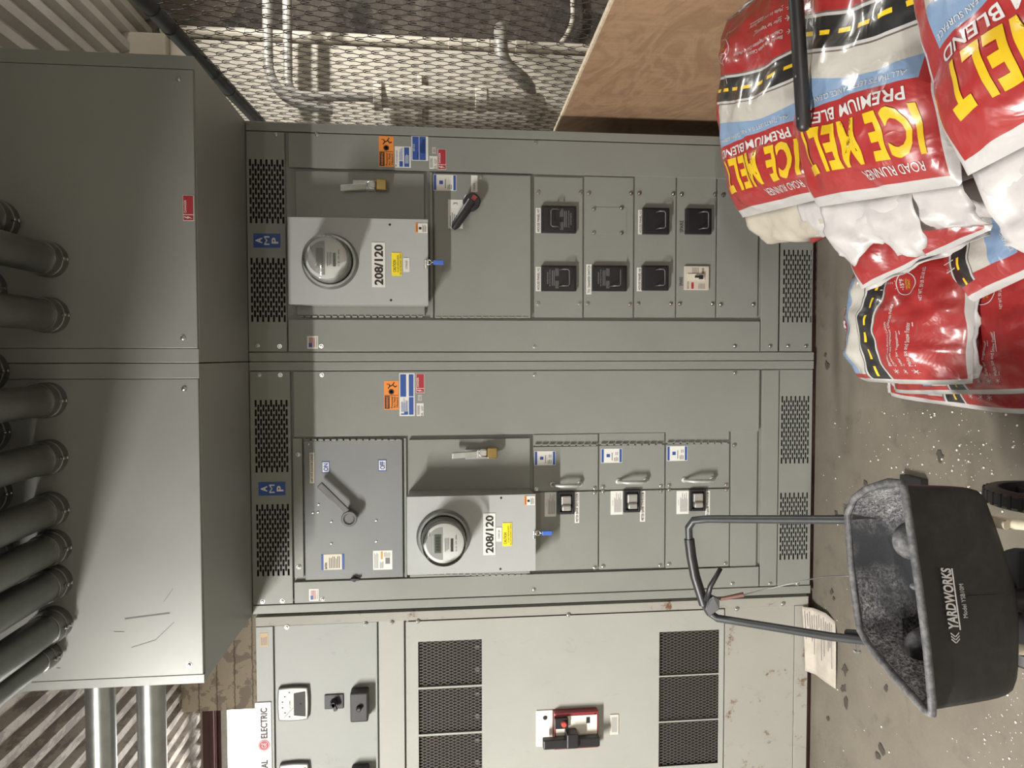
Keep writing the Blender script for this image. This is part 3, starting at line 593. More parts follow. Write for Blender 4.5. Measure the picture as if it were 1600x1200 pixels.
for rt, px in ((A_, (396, 365, 438, 387)), (B_, (404, 753, 446, 774))):
    sticker(rt, 'maker_plate', R(*px, -.004), -.004, [BLUE, WHITE], [('t', 'A', .5, .80, .24, 1, .42, .03), ('t', 'M', .5, .5, .2, 1, .62, .0), ('t', 'P', .5, .2, .24, 1, .42, .03)])

# ================================================================== OLD BEIGE SWITCHBOARD ON THE LEFT
GX1 = XL-.010; GX0 = -2.05
old = thing('old_switchboard', 'old beige switchboard with mesh grilles and rust, left of the grey sections', 'switchboard', ((GX0+GX1)/2, .1, 0))
mb = MB(); mb.box(GX0, GX1, .016, .95, .03, 2.295); mb.build('carcass', OLDP, old)
mb = MB(); mb.box(GX0, GX1, .03, .9, 0, .03); mb.build('floor_channel', MAROON, old)
def opanel(px, name, m_, Y=-.002): 
    x0, x1, z0, z1 = R(*px, Y); mb = MB(); mb.box(max(x0, GX0)+.002, x1-.002, Y, .016, z0+.002, z1-.002); return mb.build(name, m_, old, bevel=.0015)
mb = MB(); mb.box(GX1-.038, GX1-.0015, -.003, .016, .03, 2.295); mb.build('corner_post', RUSTP, old, bevel=.0015)
z428 = at(428, 1080, 0).z; mb = MB(); mb.box(GX0, GX1-.040, -.003, .016, z428, 2.295); mb.build('top_rail', OLDG, old, bevel=.0015)
x0, x1, z0, z1 = R(1241, 960, 1265, 1100); mb = MB(); mb.box(GX0, GX1-.040, -.003, .016, .03, z1); mb.build('bottom_rail', RUSTP, old, bevel=.0015)
opanel((430, 974, 591, 1290), 'instrument_panel', OLDG); opanel((592, 969, 633, 1290), 'filler_panel', OLDP); opanel((1131, 947, 1240, 1290), 'kick_panel', RUSTP)
# main door with its six grille openings
vents = [(654, 1000, 753, 1071), (654, 1074, 753, 1144), (654, 1147, 753, 1216), (1029, 985, 1122, 1053), (1029, 1055, 1122, 1124), (1029, 1126, 1122, 1194)]
x0, x1, z0, z1 = R(635, 958, 1129, 1290); x0 = GX0+.002; x1 = GX1-.042; mb = MB()
up = [R(*v) for v in vents[:3]]; lo = [R(*v) for v in vents[3:]]
uz0 = sum(v[2] for v in up)/3; uz1 = sum(v[3] for v in up)/3; lz0 = sum(v[2] for v in lo)/3; lz1 = sum(v[3] for v in lo)/3
Yd = -.006; q = lambda a, b, c_, d: mb.box(a, b, Yd, Yd+.004, c_, d)
q(x0, x1, z0, lz0); q(x0, x1, lz1, uz0); q(x0, x1, uz1, z1)
for row, (a_, b_) in ((up, (uz0, uz1)), (lo, (lz0, lz1))):
    cur = x1
    for v in row: q(v[1], cur, a_, b_); cur = v[0]
    q(x0, cur, a_, b_)
main = mb.build('main_door', OLDP, old)
for row, (a_, b_) in ((up, (uz0, uz1)), (lo, (lz0, lz1))):
    for v in row:
        mb = MB(); X0, X1, Z0, Z1 = v[0], v[1], a_, b_; sx_, sz_ = .0125, .030; W_, H_ = X1-X0, Z1-Z0
        # expanded metal: two families of slanted strands
        k = sz_/sx_; step = sz_
        def strand(sign):
            c_ = -W_*k if sign > 0 else 0
            while c_ < H_+(0 if sign > 0 else W_*k):
                # z = c + sign*k*x
                pts = []
                for X in (0, W_):
                    z = c_+sign*k*X
                    pts.append((X, z))
                (xa_, za_), (xb_, zb_) = pts
                def clip(xa_, za_, xb_, zb_):
                    t0, t1 = 0., 1.
                    for p, qv in ((-(zb_-za_), za_-0), ((zb_-za_), H_-za_)):
                        if abs(p) < 1e-9: continue
                        r_ = qv/p
                        if p < 0: t0 = max(t0, r_)
                        else: t1 = min(t1, r_)
                    return t0, t1
                t0, t1 = clip(xa_, za_, xb_, zb_)
                if t1 > t0+1e-3:
                    A = Vector((X0+xa_+(xb_-xa_)*t0, .004, Z0+za_+(zb_-za_)*t0)); B = Vector((X0+xa_+(xb_-xa_)*t1, .004, Z0+za_+(zb_-za_)*t1))
                    d_ = (B-A); n_ = Vector((-d_.z, 0, d_.x)).normalized(); mb.obox((A+B)/2, d_/2, n_*.0009, Vector((0, .001, 0)))
                c_ += step
        strand(1); strand(-1); mb.build('grille', mat('grille_steel', (.14, .125, .11), .5, .3) if 'grille_steel' not in M else M['grille_steel'], main)
for row, (a_, b_) in ((up, (uz0, uz1)), (lo, (lz0, lz1))): mb = MB(); mb.box(row[2][0]-.01, row[0][1]+.01, .0125, .0155, a_-.01, b_+.01); mb.build('grille_shade_sheet', DARK, old)  # black sheets paint the shade inside the grille openings
for v in up:
    for fz in (.3, .8):
        p = Vector((v[0]+(v[1]-v[0])*fz, .011, uz0+.018)); mb = MB(); mb.lathe(p, (0, -1, 0), [(0, .010), (.003, .010), (.003, 0)], 12); mb.build('inner_bolt', M.get('dusty_bolt') or mat('dusty_bolt', (.16, .15, .14), .6), old)
ob = SCREW.copy(); ob = None
screws(old, [(448, 980), (571, 975), (612, 973), (653, 971), (888, 961), (1151, 952), (1223, 944)], Y=-.006)
# maker sign
x0, x1, z0, z1 = R(400, 1097, 425, 1290, -.004); x0 = GX0+.01; cz = (z0+z1)/2
pE = R(408, 1106, 418, 1153, -.006); pL = at(413, 1164, -.006); pG = R(408, 1176, 418, 1235, -.006)
mb = MB(); mb.box(x0, x1, -.008, -.003, z0, z1, 0)
text(mb, 'ELECTRIC', (pE[0]+pE[1])/2, pL.z, pE[3]-pE[2], -.0092, 1, pE[1]-pE[0], .015); text(mb, 'GENERAL', (pG[0]+pG[1])/2-.01, pL.z, pE[3]-pE[2], -.0092, 1, (pE[1]-pE[0])*.95, .015)
mb.lathe((pL.x, -.008, pL.z), (0, -1, 0), [(0, .0215), (.001, .0215), (.001, 0)], 32, 2); mb.lathe((pL.x, -.009, pL.z), (0, -1, 0), [(0, .0195), (.0004, .0195), (.0004, .018), (0, .018)], 32, 0)
text(mb, 'GE', pL.x, pL.z, .018, -.0102, 0, .022)
sgn = mb.build('maker_sign', [mat('sign_pink_white', (.52, .48, .47), .4), BLK, RED], old)
sticker(old, 'inspection_label', R(406, 989, 419, 1010, -.003), -.003, [mat('aged_label', (.48, .37, .22), .7), GREYINK], [('l', .1, .1, .9, .9, 5, 1)])
# panel instruments
def ammeter(px):
    x0, x1, z0, z1 = R(*px, -.02); cx, cz = (x0+x1)/2, (z0+z1)/2; W_, H_ = (x1-x0)/2, (z1-z0)/2
    def bulge(s_, y0, y1, mb, mi):
        pts = []
        for (ax, az, bx, bz) in ((-1, -1, 1, -1), (1, -1, 1, 1), (1, 1, -1, 1), (-1, 1, -1, -1)):
            for i in range(8):
                t_ = i/8; x = ax+(bx-ax)*t_; z = az+(bz-az)*t_; k = 1-(2*t_-1)**2; nx, nz = (bz-az)/2, -(bx-ax)/2
                pts.append((cx+(x+nx*k*.06)*W_*s_, cz+(z+nz*k*.06)*H_*s_))
        mb.plate(pts, y1, y0, mi)
    mb = MB(); bulge(1, -.002, -.022, mb, 0); o = mb.build('ammeter', mat('ammeter_case', (.10, .10, .10), .4), old, bevel=.003)
    mb = MB(); bulge(.92, -.022, -.0235, mb, 0)
    f_ = mb.build('dial_face', mat('dial_cream', (.70, .66, .55), .5), o); d_ = MB()
    b0 = cz-H_*.92; d_.plate([(cx-W_*.78, b0+H_*.08), (cx+W_*.78, b0+H_*.08), (cx+W_*.68, b0+H_*.86), (cx-W_*.68, b0+H_*.86)], -.026, -.0235, 0)
    for i in range(6):
        a_ = math.radians(145-i*22); p = Vector((cx+math.cos(a_)*W_*.92, -.0240, b0+H_*.5+math.sin(a_)*H_*1.15)); d_.box(p.x-.0022, p.x+.0022, -.0242, -.0235, p.z-.003, p.z+.003, 0)
    text(d_, 'AC AMPS', cx, cz+H_*.2, .006, -.0245, 0, .03)
    A = Vector((cx-W_*.2, -.0245, cz-H_*.02)); B = Vector((cx-W_*.8, -.0245, cz+H_*.62)); n_ = (B-A).cross(Vector((0, 1, 0))).normalized(); d_.obox((A+B)/2, (B-A)/2, n_*.0008, Vector((0, .0004, 0)))
    d_.lathe((cx, -.026, cz-H_*.5), (0, -1, 0), [(0, .004), (.002, .004), (.002, 0)], 12, 0)
    d_.build('dial_marks', BLK, o)
ammeter((435, 1075, 481, 1125)); ammeter((437, 1194, 482, 1244))
def knob_plate(px, deep, name, kn):
    x0, x1, z0, z1 = R(*px, -.002-deep); cx, cz = (x0+x1)/2, (z0+z1)/2; mb = MB(); mb.box(x0, x1, -.002-deep, -.002, z0, z1); o = mb.build(name, mat('switch_charcoal', (.022, .022, .024), .5) if 'switch_charcoal' not in M else M['switch_charcoal'], old, bevel=.006)
    y = -.002-deep; mb = MB(); mb.lathe((cx, y, cz), (0, -1, 0), [(0, .014), (.012, .012), (.018, .010), (.03, .011), (.034, .008), (.034, 0)] if kn else [(0, .011), (.016, .010), (.02, .006), (.02, 0)], 20)
    if kn: mb.obox((cx-.006, y-.026, cz-.004), Vector((.016, 0, .006)), Vector((0, .008, 0)), Vector((-.002, 0, .006)))
    mb.build('knob', M['switch_charcoal'], o, auto=True)
knob_plate((507, 1085, 537, 1108), .006, 'selector_switch', True)
knob_plate((547, 1083, 575, 1129), .055, 'test_switch', False); knob_plate((548, 1205, 576, 1250), .055, 'test_switch', False)
# breaker
x0, x1, z0, z1 = R(838, 1108, 932, 1164, -.01); mb = MB(); H_ = z1-z0; zs = z1-H_*.27
mb.box(x0, x1, -.012, -.002, zs, z1); o = mb.build('main_breaker', mat('breaker_ivory', (.72, .68, .60), .5), old, bevel=.002)
mb = MB(); mb.box(x0, x1, -.042, -.002, z0, zs-.002); mb.build('maroon_housing', REDP, o, bevel=.002)
mb = MB(); mb.box(x0+.006, x1-.012, -.0445, -.042, z0+.006, zs-.008); mb.build('front_plate', M['breaker_ivory'], o)
mb = MB(); mb.box(x1-.055, x1-.012, -.062, -.042, zs-.055, zs); mb.build('push_button_block', BLACK, o, bevel=.002)
mb = MB(); mb.lathe((x1-.032, -.062, zs-.036), (0, -1, 0), [(0, .011), (.012, .011), (.015, .008), (.015, 0)], 20); mb.build('red_button', mat('red_button', (.5, .07, .06), .35), o, auto=True)
xh = x0+(x1-x0)*.30; mb = MB(); mb.box(xh-.02, xh+.018, -.085, -.052, z0+.002, z1-.018); mb.box(xh-.014, xh+.045, -.10, -.045, z0+H_*.37, z0+H_*.56); mb.build('pump_handle', BLACK, o, bevel=.005)
mb = MB(); mb.box(x1-.045, x1-.02, -.0455, -.0445, z0+.035, z0+.050); mb.box(x1-.040, x1-.028, -.0455, -.0445, z0+H_*.52, z0+H_*.56)
mb.box(x0+.02, x0+.033, -.0455, -.0445, z0+.035, z0+.055)
for (a_, b_) in ((.06, .06), (.94, .06), (.06, .5), (.94, .5)): p = (x0+(x1-x0)*a_, -.0445, z0+H_*b_); mb.lathe(p, (0, -1, 0), [(0, .0028), (.001, .0028), (.001, 0)], 8)
mb.lathe((x1-.03, -.012, z1-.036), (0, -1, 0), [(0, .009), (.003, .008), (.003, 0)], 14); mb.build('breaker_marks', BLK, o)
sticker(old, 'card_holder', R(953, 1116, 966, 1147, -.006), -.006, [mat('card_holder', (.55, .52, .46), .5), OLDP], [('r', .12, .15, .88, .8, 1)], thick=.004)
# ================================================================== LAMPS
def lamp(pos, power, label, name='strip_light', L=.6):
    x, y, z = pos; r = thing(name, label, 'light', (x, y, DECK), 'ceiling strip lights')
    mb = MB(); mb.box(x-L, x+L, y-.07, y+.07, z+.03, z+.075); mb.box(x-L*.8, x-L*.8+.01, y-.005, y+.005, z+.07, DECK+.002); mb.box(x+L*.8, x+L*.8+.01, y-.005, y+.005, z+.07, DECK+.002); mb.build('lamp_housing', WHITE, r, bevel=.004)
    e = NT('lamp_tube_glow'); e.base((1, 1, 1, 1)); e.bsdf.inputs['Emission Color'].default_value = (1, .93, .80, 1); e.bsdf.inputs['Emission Strength'].default_value = 6
    for s_ in (-.035, .035): mb = MB(); mb.tube([(x-L+.02, y+s_, z+.012), (x+L-.02, y+s_, z+.012)], .013, 12); mb.build('lamp_tube', e.mat, r, smooth=True)
    ld = bpy.data.lights.new(name, 'AREA'); ld.shape = 'RECTANGLE'; ld.size = 2*L; ld.size_y = .10; ld.energy = power; ld.color = (1, .97, .92); ld.spread = PI
    lo = bpy.data.objects.new('lamp_light', ld); C.objects.link(lo); lo.parent = r; lo.location = Vector((x, y, z-.006))-Vector((x, y, DECK))
    lu = ld.copy(); lu.energy = power*.22; lo2 = bpy.data.objects.new('lamp_light', lu); C.objects.link(lo2); lo2.parent = r; lo2.location = (0, 0, z+.079-DECK); lo2.rotation_euler = (PI, 0, 0); return r  # uplight added above the housing, stands in for tube spill on the deck
lamp((-2.5, -2.46, 3.10), LAMP_LEFT, 'ceiling strip light over the left side of the room')
lamp((.3, -6.6, 3.05), LAMP_REAR, 'ceiling strip light at the far end of the room behind the viewer')
lamp((2.35, .15, 3.0), LAMP_RIGHT, 'ceiling strip light behind the chain link fence')

# ================================================================== PULL BOXES above the switchboards
PBY = -.597; PBT = 3.08
def pullbox(x0, x1, label):
    r = thing('pull_box', label, 'pull box', ((x0+x1)/2, -.1, TOPZ), 'grey pull boxes above the switchboards')
    mb = MB(); mb.box(x0+.0015, x1-.0015, PBY+.012, .95, TOPZ+.001, PBT); mb.build('box_shell', PAINT2, r, bevel=.002)
    mb = MB(); c0, c1 = x0+(.052 if x0 > -.5 else .04), x1-(.052 if x0 < -.5 else .044)
    if x0 > -.5: c0, c1 = x0+.045, x1-.0425
    else: c0, c1 = x0+.030, x1-.048
    for (a_, b_) in ((x0+.001, c0-.0015), (c1+.0015, x1-.001)): mb = MB(); mb.box(a_, b_, PBY, PBY+.012, TOPZ+.001, PBT); mb.build('edge_strip', PAINT2, r, bevel=.0012)
    mb = MB(); mb.box(c0, c1, PBY-.001, PBY+.012, TOPZ+.004, PBT); cv = mb.build('cover_plate', PAINT2, r, bevel=.0015)
    for (x, z) in ((c0+.03, TOPZ+.045), (c1-.03, TOPZ+.045), (c0+.03, PBT-.18), (c1-.03, PBT-.18)):
        o = SCREW.copy(); C.objects.link(o); o.parent = r; o.location = Vector((x, PBY-.001, z))-ORG[r.name]; ORG[o.name] = Vector((x, PBY-.001, z))
    return r, cv
pr, cvr = pullbox(XM, XR+.003, 'grey pull box on the right with the small red danger label')
pl, cvl = pullbox(XL-.002, XM, 'grey pull box on the left, scratched and shiny in its lower corner')
danger(cvr, (286, 305, 303, 345), PBY-.001)
for a_, b_ in (((195, 967), (265, 958)), ((205, 1012), (243, 1000)), ((243, 1000), (272, 972)), ((178, 987), (194, 987)), ((256, 940), (270, 920)), ((88, 1044), (94, 1044))):
    A = at(*a_, PBY-.0016); B = at(*b_, PBY-.0016); d_ = B-A; mb = MB(); mb.obox((A+B)/2, d_/2, Vector((-d_.z, 0, d_.x)).normalized()*(.0022 if a_ == (195, 967) else .0008), Vector((0, .0003, 0))); mb.build('scuff_mark', M.get('scuff_grey') or mat('scuff_grey', (.13, .13, .125), .6), cvl)

# ================================================================== CONDUITS
def conduit(x, z, y0, y1, rad, label, name='conduit', grp='steel conduits running overhead into the pull boxes'):
    r = thing(name, label, 'conduit', (x, y0, z), grp)
    mb = MB(); mb.tube([(x, y0-.03, z), (x, y1, z)], rad, 28); mb.build('pipe', GALVD, r, auto=True)
    mb = MB(); mb.lathe((x, y0, z), (0, -1, 0), [(0, 0), (0, rad*1.16), (.03, rad*1.16), (.032, rad*1.10), (.05, rad*1.10), (.066, rad*1.09), (.068, rad*1.0), (.05, rad*.99)], 28); fit = mb.build('connector', GALVD, r, auto=True)
    mb = MB(); mb.lathe((x, y0-.066, z), (0, -1, 0), [(0, rad*1.09), (.0022, rad*1.09), (.0022, rad*1.005)], 32); mb.build('bright_collar', ZINC, fit)
    for k in (.018, .04):
        mb = MB(); mb.lathe((x, y0-k, z-rad*1.12), (0, 0, -1), [(0, .006), (.008, .006), (.010, .003), (.010, 0)], 8); mb.build('set_screw', ZINC, fit)
tx = [(88, 402), (90, 491), (86, 627), (88, 718), (90, 802), (94, 862), (95, 918), (95, 985)]
desc = ['rightmost of the lower row of thick conduits', 'second thick conduit from the right in the lower row', 'thick conduit with a small paper sticker near its connector', 'thick conduit just left of the one with the paper sticker', 'fifth thick conduit from the right in the lower row', 'third thick conduit from the left in the lower row', 'second thick conduit from the left in the lower row', 'leftmost thick conduit with a bright highlight below']
for i, (p, dsc) in enumerate(zip(tx, desc)):
    q = at(*p, PBY-.066); rad = .0455; conduit(q.x, q.z+rad*1.09, PBY-.001, -5.2, rad, dsc)
q = at(79, 1035, PBY-.066); conduit(q.x, q.z+.037, PBY-.001, -5.2, .033, 'thin conduit at the left end of the lower row')
q = at(10, 340, PBY-.066); conduit(q.x, q.z+.058, PBY-.001, -5.2, .0535, 'raised conduit at the right end, half out of the picture')
for i, (x_, d_) in enumerate(((.20, 'rightmost'), (-.04, 'second from the right'), (-.22, 'middle'), (-.40, 'fourth from the right'), (-.58, 'fifth from the right'), (-.75, 'leftmost'))):
    conduit(x_, 2.905, PBY-.001, -5.2, .0535, d_+' of the dark upper row of conduits above the lower row')
q = at(76, 626, PBY-.13); mb = MB(); mb.obox((q.x-.0, PBY-.125, q.z+.012), Vector((.012, 0, 0)), Vector((0, .018, 0)), Vector((0, 0, .001))); 
for k, (x_, yy, lab) in enumerate(((135, 180, 'upper shiny conduit leaving the left pull box sideways'), (215, 259, 'lower shiny conduit leaving the left pull box sideways'))):
    a_ = at(x_, 1120, -.30); b_ = at(yy, 1120, -.30); z = (a_.z+b_.z)/2; rad = (a_.z-b_.z)/2
    r = thing('conduit', lab, 'conduit', (XL, -.3, z), 'shiny conduits beside the left pull box'); mb = MB(); mb.tube([(XL-.004, -.30, z), (-4.98, -.30, z)], rad, 28); mb.build('pipe', GALV, r, auto=True)
    mb = MB(); mb.lathe((XL-.003, -.30, z), (-1, 0, 0), [(0, 0), (0, rad*1.1), (.012, rad*1.1), (.012, rad)], 28); mb.build('locknut', ZINC, r, auto=True)

# ================================================================== FENCE on the right
FX = 1.0
fence = thing('chain_link_fence', 'rusty chain link fence with a dark steel top rail beside the switchboard', 'fence', (FX, -.8, 0))
r0, r1 = Vector((FX, -2.7, 2.53)), Vector((FX, .40, 2.33))
ka = r0.lerp(r1, .45); kb = r0.lerp(r1, .83)
mb = MB(); mb.tube([r0, r1], .0245, 18); rail = mb.build('top_rail', DARKM, fence, auto=True)
for t_ in (.655, .86): 
    p = r0.lerp(r1, t_); mb = MB(); mb.tube([p, p+(r1-r0).normalized()*.006], .0262, 18); mb.build('rail_band', DARKM, rail)
mb = MB(); mb.tube([(FX+.02, -2.7, 0), (FX+.02, -2.7, 2.5)], .03, 16); mb.build('fence_post', DARKM, fence, auto=True)
mb = MB(); PY, PZ = .0645, .0425; z_top = 2.36; kk = 0; z = z_top
while z > .05:
    pts = []; y = -2.68; i = kk % 2
    while y < .60:
        amp = PZ*.5+.0125; s_ = 1 if i % 2 == 0 else -1
        # each hook is a small rounded eye, turned through the row above or below
        zz = z+s_*amp; ox = .0024*s_
        pts += [(FX+ox*.3, y-.0110, zz-s_*.024), (FX+ox, y-.0095, zz-s_*.013), (FX+ox, y-.0062, zz-s_*.004), (FX, y, zz), (FX-ox, y+.0062, zz-s_*.004), (FX-ox, y+.0095, zz-s_*.013), (FX-ox*.3, y+.0110, zz-s_*.024)]
        y += PY/1.0*.5; i += 1
    mb.tube(pts, .0014, 4, caps=False); z -= PZ; kk += 1
mb.build('wire_mesh', WIRE, fence, smooth=True)
mb = MB()
for y in (-.95, -.55, -.2):
    p = r0.lerp(r1, (y+2.7)/3.10); mb = MB(); mb.tube([p+Vector((.0265*math.cos(a_), 0, .0265*math.sin(a_)-.002)) for a_ in [i*2*PI/12 for i in range(12)]], .0016, 6, closed=True); mb.tube([p+Vector((0, 0, -.028)), p+Vector((.004, .006, -.05))], .0016, 5); mb.build('wire_tie', WIRE, fence)
ply = thing('plywood_board', 'tan plywood sheet standing against the chain link fence', 'board', (FX-.02, -.6, 0))
p0 = fl; A = Vector((0, .137, 1.10)); B = Vector((0, -.951, 1.133)); d_ = (B-A)/(B.y-A.y)*-1
mb = MB(); e = [(.32, 1.072), (-2.3, 1.152), (-2.3, .012), (.32, .012)]
xs = (FX-.024, FX-.008); n = 4; vs = [(x, y, z) for x in xs for y, z in e]; mb.add(vs, [(0, 1, 2, 3), (7, 6, 5, 4)]+[(i, i+4, (i+1) % 4+4, (i+1) % 4) for i in range(4)]); mb.build('sheet', PLY, ply, bevel=.001)
mb = MB(); mb.add([(x, y, z) for x in (FX-.0245, FX-.0075) for y, z in ((.32, 1.073), (-2.3, 1.153), (-2.3, 1.146), (.32, 1.066))], [(0, 1, 2, 3), (7, 6, 5, 4), (0, 4, 5, 1), (3, 2, 6, 7)]); mb.build('pale_edge', PLYE, ply)

# ================================================================== BEHIND THE FENCE
def path(pts, Y): return [at(x, y, Y) for x, y in pts]
def rnd(P, k=6, R_=.09):
    out = [P[0]]
    for i in range(1, len(P)-1):
        a_ = P[i].lerp(P[i-1], min(.45, R_/(P[i]-P[i-1]).length)); b_ = P[i].lerp(P[i+1], min(.45, R_/(P[i]-P[i+1]).length))
        for j in range(k+1):
            t_ = j/k; out.append(a_.lerp(P[i], t_).lerp(P[i].lerp(b_, t_), t_))
    return out+[P[-1]]
def pipe(name, label, cat, P, rad, m_, couplings=(), group=None):
    r = thing(name, label, cat, P[0], group); mb = MB(); mb.tube(P, rad, 20); mb.build('pipe_run', m_, r, auto=True)
    for (a_, b_, k) in couplings: mb = MB(); mb.tube([a_, b_], rad*k, 20); mb.build('coupling', m_, r, auto=True, bevel=.003)
    return r
a_, b_ = at(600, 55, 1.42), at(600, 71, 1.42); X1p = (a_.x+b_.x)/2
pipe('drain_pipe', 'white plastic drain pipe against the stone wall beyond the fence', 'pipe', [Vector((X1p, 1.42, 3.1)), Vector((X1p, 1.42, 0))], (a_.x-b_.x)/2, PVC, [(Vector((X1p, 1.42, at(x0_, 60, 1.42).z)), Vector((X1p, 1.42, at(x1_, 60, 1.42).z)), 1.12) for x0_, x1_ in ((350, 385), (700, 722), (745, 765), (805, 822))], 'white drain pipes beyond the fence')
a_, b_ = at(680, 135, 1.15), at(680, 170, 1.15); X2p = (a_.x+b_.x)/2; r2 = (a_.x-b_.x)/2
zt_, zc_, ze_ = at(470, 150, 1.15).z, at(598, 150, 1.15).z, at(838, 150, 1.15).z
pipe('drain_pipe', 'white plastic drain pipe in front of the painted pilaster', 'pipe', [Vector((X2p, 1.15, zc_)), Vector((X2p, 1.15, ze_+.05)), Vector((X2p, 1.19, ze_)), Vector((X2p, 1.31, ze_))], r2, PVC, [(Vector((X2p, 1.15, zc_+.045)), Vector((X2p, 1.15, zc_-.0)), 1.35), (Vector((X2p, 1.15, at(742, 150, 1.15).z)), Vector((X2p, 1.15, at(760, 150, 1.15).z)), 1.12)], 'white drain pipes beyond the fence')
P = [Vector((X2p, 1.15, zc_+.04)), Vector((X2p, 1.15, zt_))]
pipe('wall_conduit', 'grey conduit bending down into the drain pipe top, lower of the pair', 'conduit', rnd([at(448, -60, 1.08), at(450, 150, 1.08), at(600, 152, 1.12)]), .024, CONDP, group='conduits beyond the fence')
pipe('wall_conduit', 'grey conduit crossing the pilaster, upper of the pair', 'conduit', rnd([at(417, -60, 1.06), at(419, 120, 1.06), at(452, 160, 1.08), at(520, 172, 1.12)]), .026, CONDP, group='conduits beyond the fence')
pipe('elbow_pipe', 'thick grey elbow pipe curving out of the pilaster beyond the fence', 'pipe', rnd([at(782, 45, 1.30), at(782, 52, 1.0), at(784, 98, 1.0), at(826, 130, 1.05), at(830, 165, 1.32)]), .036, CONDP)
pipe('thin_conduit', 'thin pale conduit bending along the stone wall beyond the fence', 'conduit', rnd([at(893, -40, 1.5), at(896, 40, 1.5), at(862, 88, 1.5), at(845, 97, 1.54)]), .014, PVC)
a_ = at(651, 105, 1.08); b_ = at(659, 194, 1.08); mb = MB(); mb.box(b_.x-.1, a_.x+.04, 1.268, 1.30, b_.z, a_.z); st_ = mb.build('strut_channel', PVC, None, bevel=.003); tag(st_, 'pale steel strut running across the pilaster under the mesh', 'strut')

# ================================================================== PAPER at the foot of the old switchboard
P = {}
rows = [[(1253, 948), (1255, 975), (1257, 1010), (1258, 1048)], [(1271, 950), (1273, 980), (1272, 1012), (1274, 1054)], [(1290, 958), (1290, 990), (1292, 1025), (1290, 1066)], [(1305, 971), (1306, 1000), (1306, 1040), (1306, 1077)]]
mb = MB(); z_ = [.105, .045, .012, .006]; vs = []; yy = [-.025, -.035, None, None]
for i, row in enumerate(rows):
    for (x, y) in row:
        if i == 0: p = at(x, y, -.012)
        elif i == 1: p = at(x, y, -.035)
        else: p = fl(x, y, z_[i]+.006*math.sin(y*.3+i))
        vs.append(p)
fs = [(i*4+j, i*4+j+1, i*4+j+5, i*4+j+4) for i in range(3) for j in range(3)]; mb.add(vs, fs)
pap = mb.build('paper_sheet', PAPER, None, smooth=True); tag(pap, 'creased dirty instruction sheet leaning on the foot of the old beige switchboard', 'paper')
so = pap.modifiers.new('s', 'SUBSURF'); so.subdivision_type = 'SIMPLE'; so.levels = so.render_levels = 2; sd = pap.modifiers.new('t', 'SOLIDIFY'); sd.thickness = .0008
def onpaper(u, v):
    gx, gy = min(2.999, u*3), min(2.999, v*3); j, i = int(gx), int(gy); fu, fv = gx-j, gy-i
    a_ = vs[i*4+j].lerp(vs[i*4+j+1], fu); b_ = vs[(i+1)*4+j].lerp(vs[(i+1)*4+j+1], fu); return a_.lerp(b_, fv)
mb = MB(); rr = random.Random(3)
for k in range(26):
    v = .08+k*.033; u0 = .05+rr.random()*.1; u1 = u0+.2+rr.random()*.5
    A, B = onpaper(u0, v)+Vector((0, -.002, .003)), onpaper(min(.95, u1), v)+Vector((0, -.002, .003))
    if k % 2 == 0: mb.tube([A, B], .0011, 4)
ins = mb.build('print_lines', GREYINK, pap); ins.parent = pap; 
for v_ in ins.data.vertices: pass

# ================================================================== LOOSE THINGS ON THE FLOOR
rr = random.Random(11); mb = MB(); ico = bmesh.new(); bmesh.ops.create_icosphere(ico, subdivisions=1, radius=1); iv = [v.co.copy() for v in ico.verts]; ifc = [[v.index for v in f.verts] for f in ico.faces]; ico.free()
for k in range(420):
    if k < 190: x, y = rr.gauss(1480, 90), rr.gauss(690, 60)
    elif k < 340: x, y = rr.uniform(1285, 1600), rr.uniform(610, 1200)
    else: x, y = rr.uniform(1520, 1640), rr.uniform(1000, 1200)
    if x < 1282 or (y < 640): continue
    p = fl(min(x, 1650), y); s_ = rr.choice([.0012, .0016, .002, .0026, .004] if k < 340 else [.0012, .002]); rot = Matrix.Rotation(rr.random()*6, 3, 'Z')
    mb.add([p+Vector((v.x*s_*rr.uniform(.8, 1.3), v.y*s_, v.z*s_*.7+s_*.5)) for v in iv], ifc)
tag(mb.build('salt_pellets', mat('salt_white', (.62, .60, .55), .6), None, smooth=True), 'white ice melt pellets scattered over the concrete floor', 'salt pellets', kind='stuff')
rr = random.Random(5); mb = MB()
for (x, y, s_) in ((1470, 712, .018), (1352, 755, .014), (1307, 802, .012), (1303, 935, .010), (1300, 925, .012), (1320, 1045, .022), (1318, 1075, .02), (1322, 1098, .02), (1378, 1170, .02), (1372, 1180, .015), (1293, 570, .018), (1290, 555, .012), (1294, 1122, .012), (1385, 1075, .012)):
    p = fl(x, y); n = 9; pts = [(p.x+math.cos(2*PI*i/n)*s_*rr.uniform(.4, 1.3), p.y+math.sin(2*PI*i/n)*s_*rr.uniform(.4, 1.1)) for i in range(n)]
    mb.add([(a_, b_, .0035) for a_, b_ in pts]+[(a_*1.0+(a_-p.x)*.15, b_+(b_-p.y)*.15, 0) for a_, b_ in pts], [tuple(range(n))]+[(i, i+n, (i+1) % n+n, (i+1) % n) for i in range(n)])
tag(mb.build('dirt_flakes', mat('dirt_brown', (.055, .047, .038), .9), None), 'dark flakes of dirt and leaf bits on the concrete floor', 'dirt', kind='stuff')
c_ = fl(1433, 770); mb = MB(); mb.box(c_.x-.02, c_.x+.055, c_.y-.055, c_.y+.05, 0, .03); bb = mb.build('rubber_block', BLACK, None, bevel=.003); tag(bb, 'small black square rubber block on the floor behind the spreader', 'block')
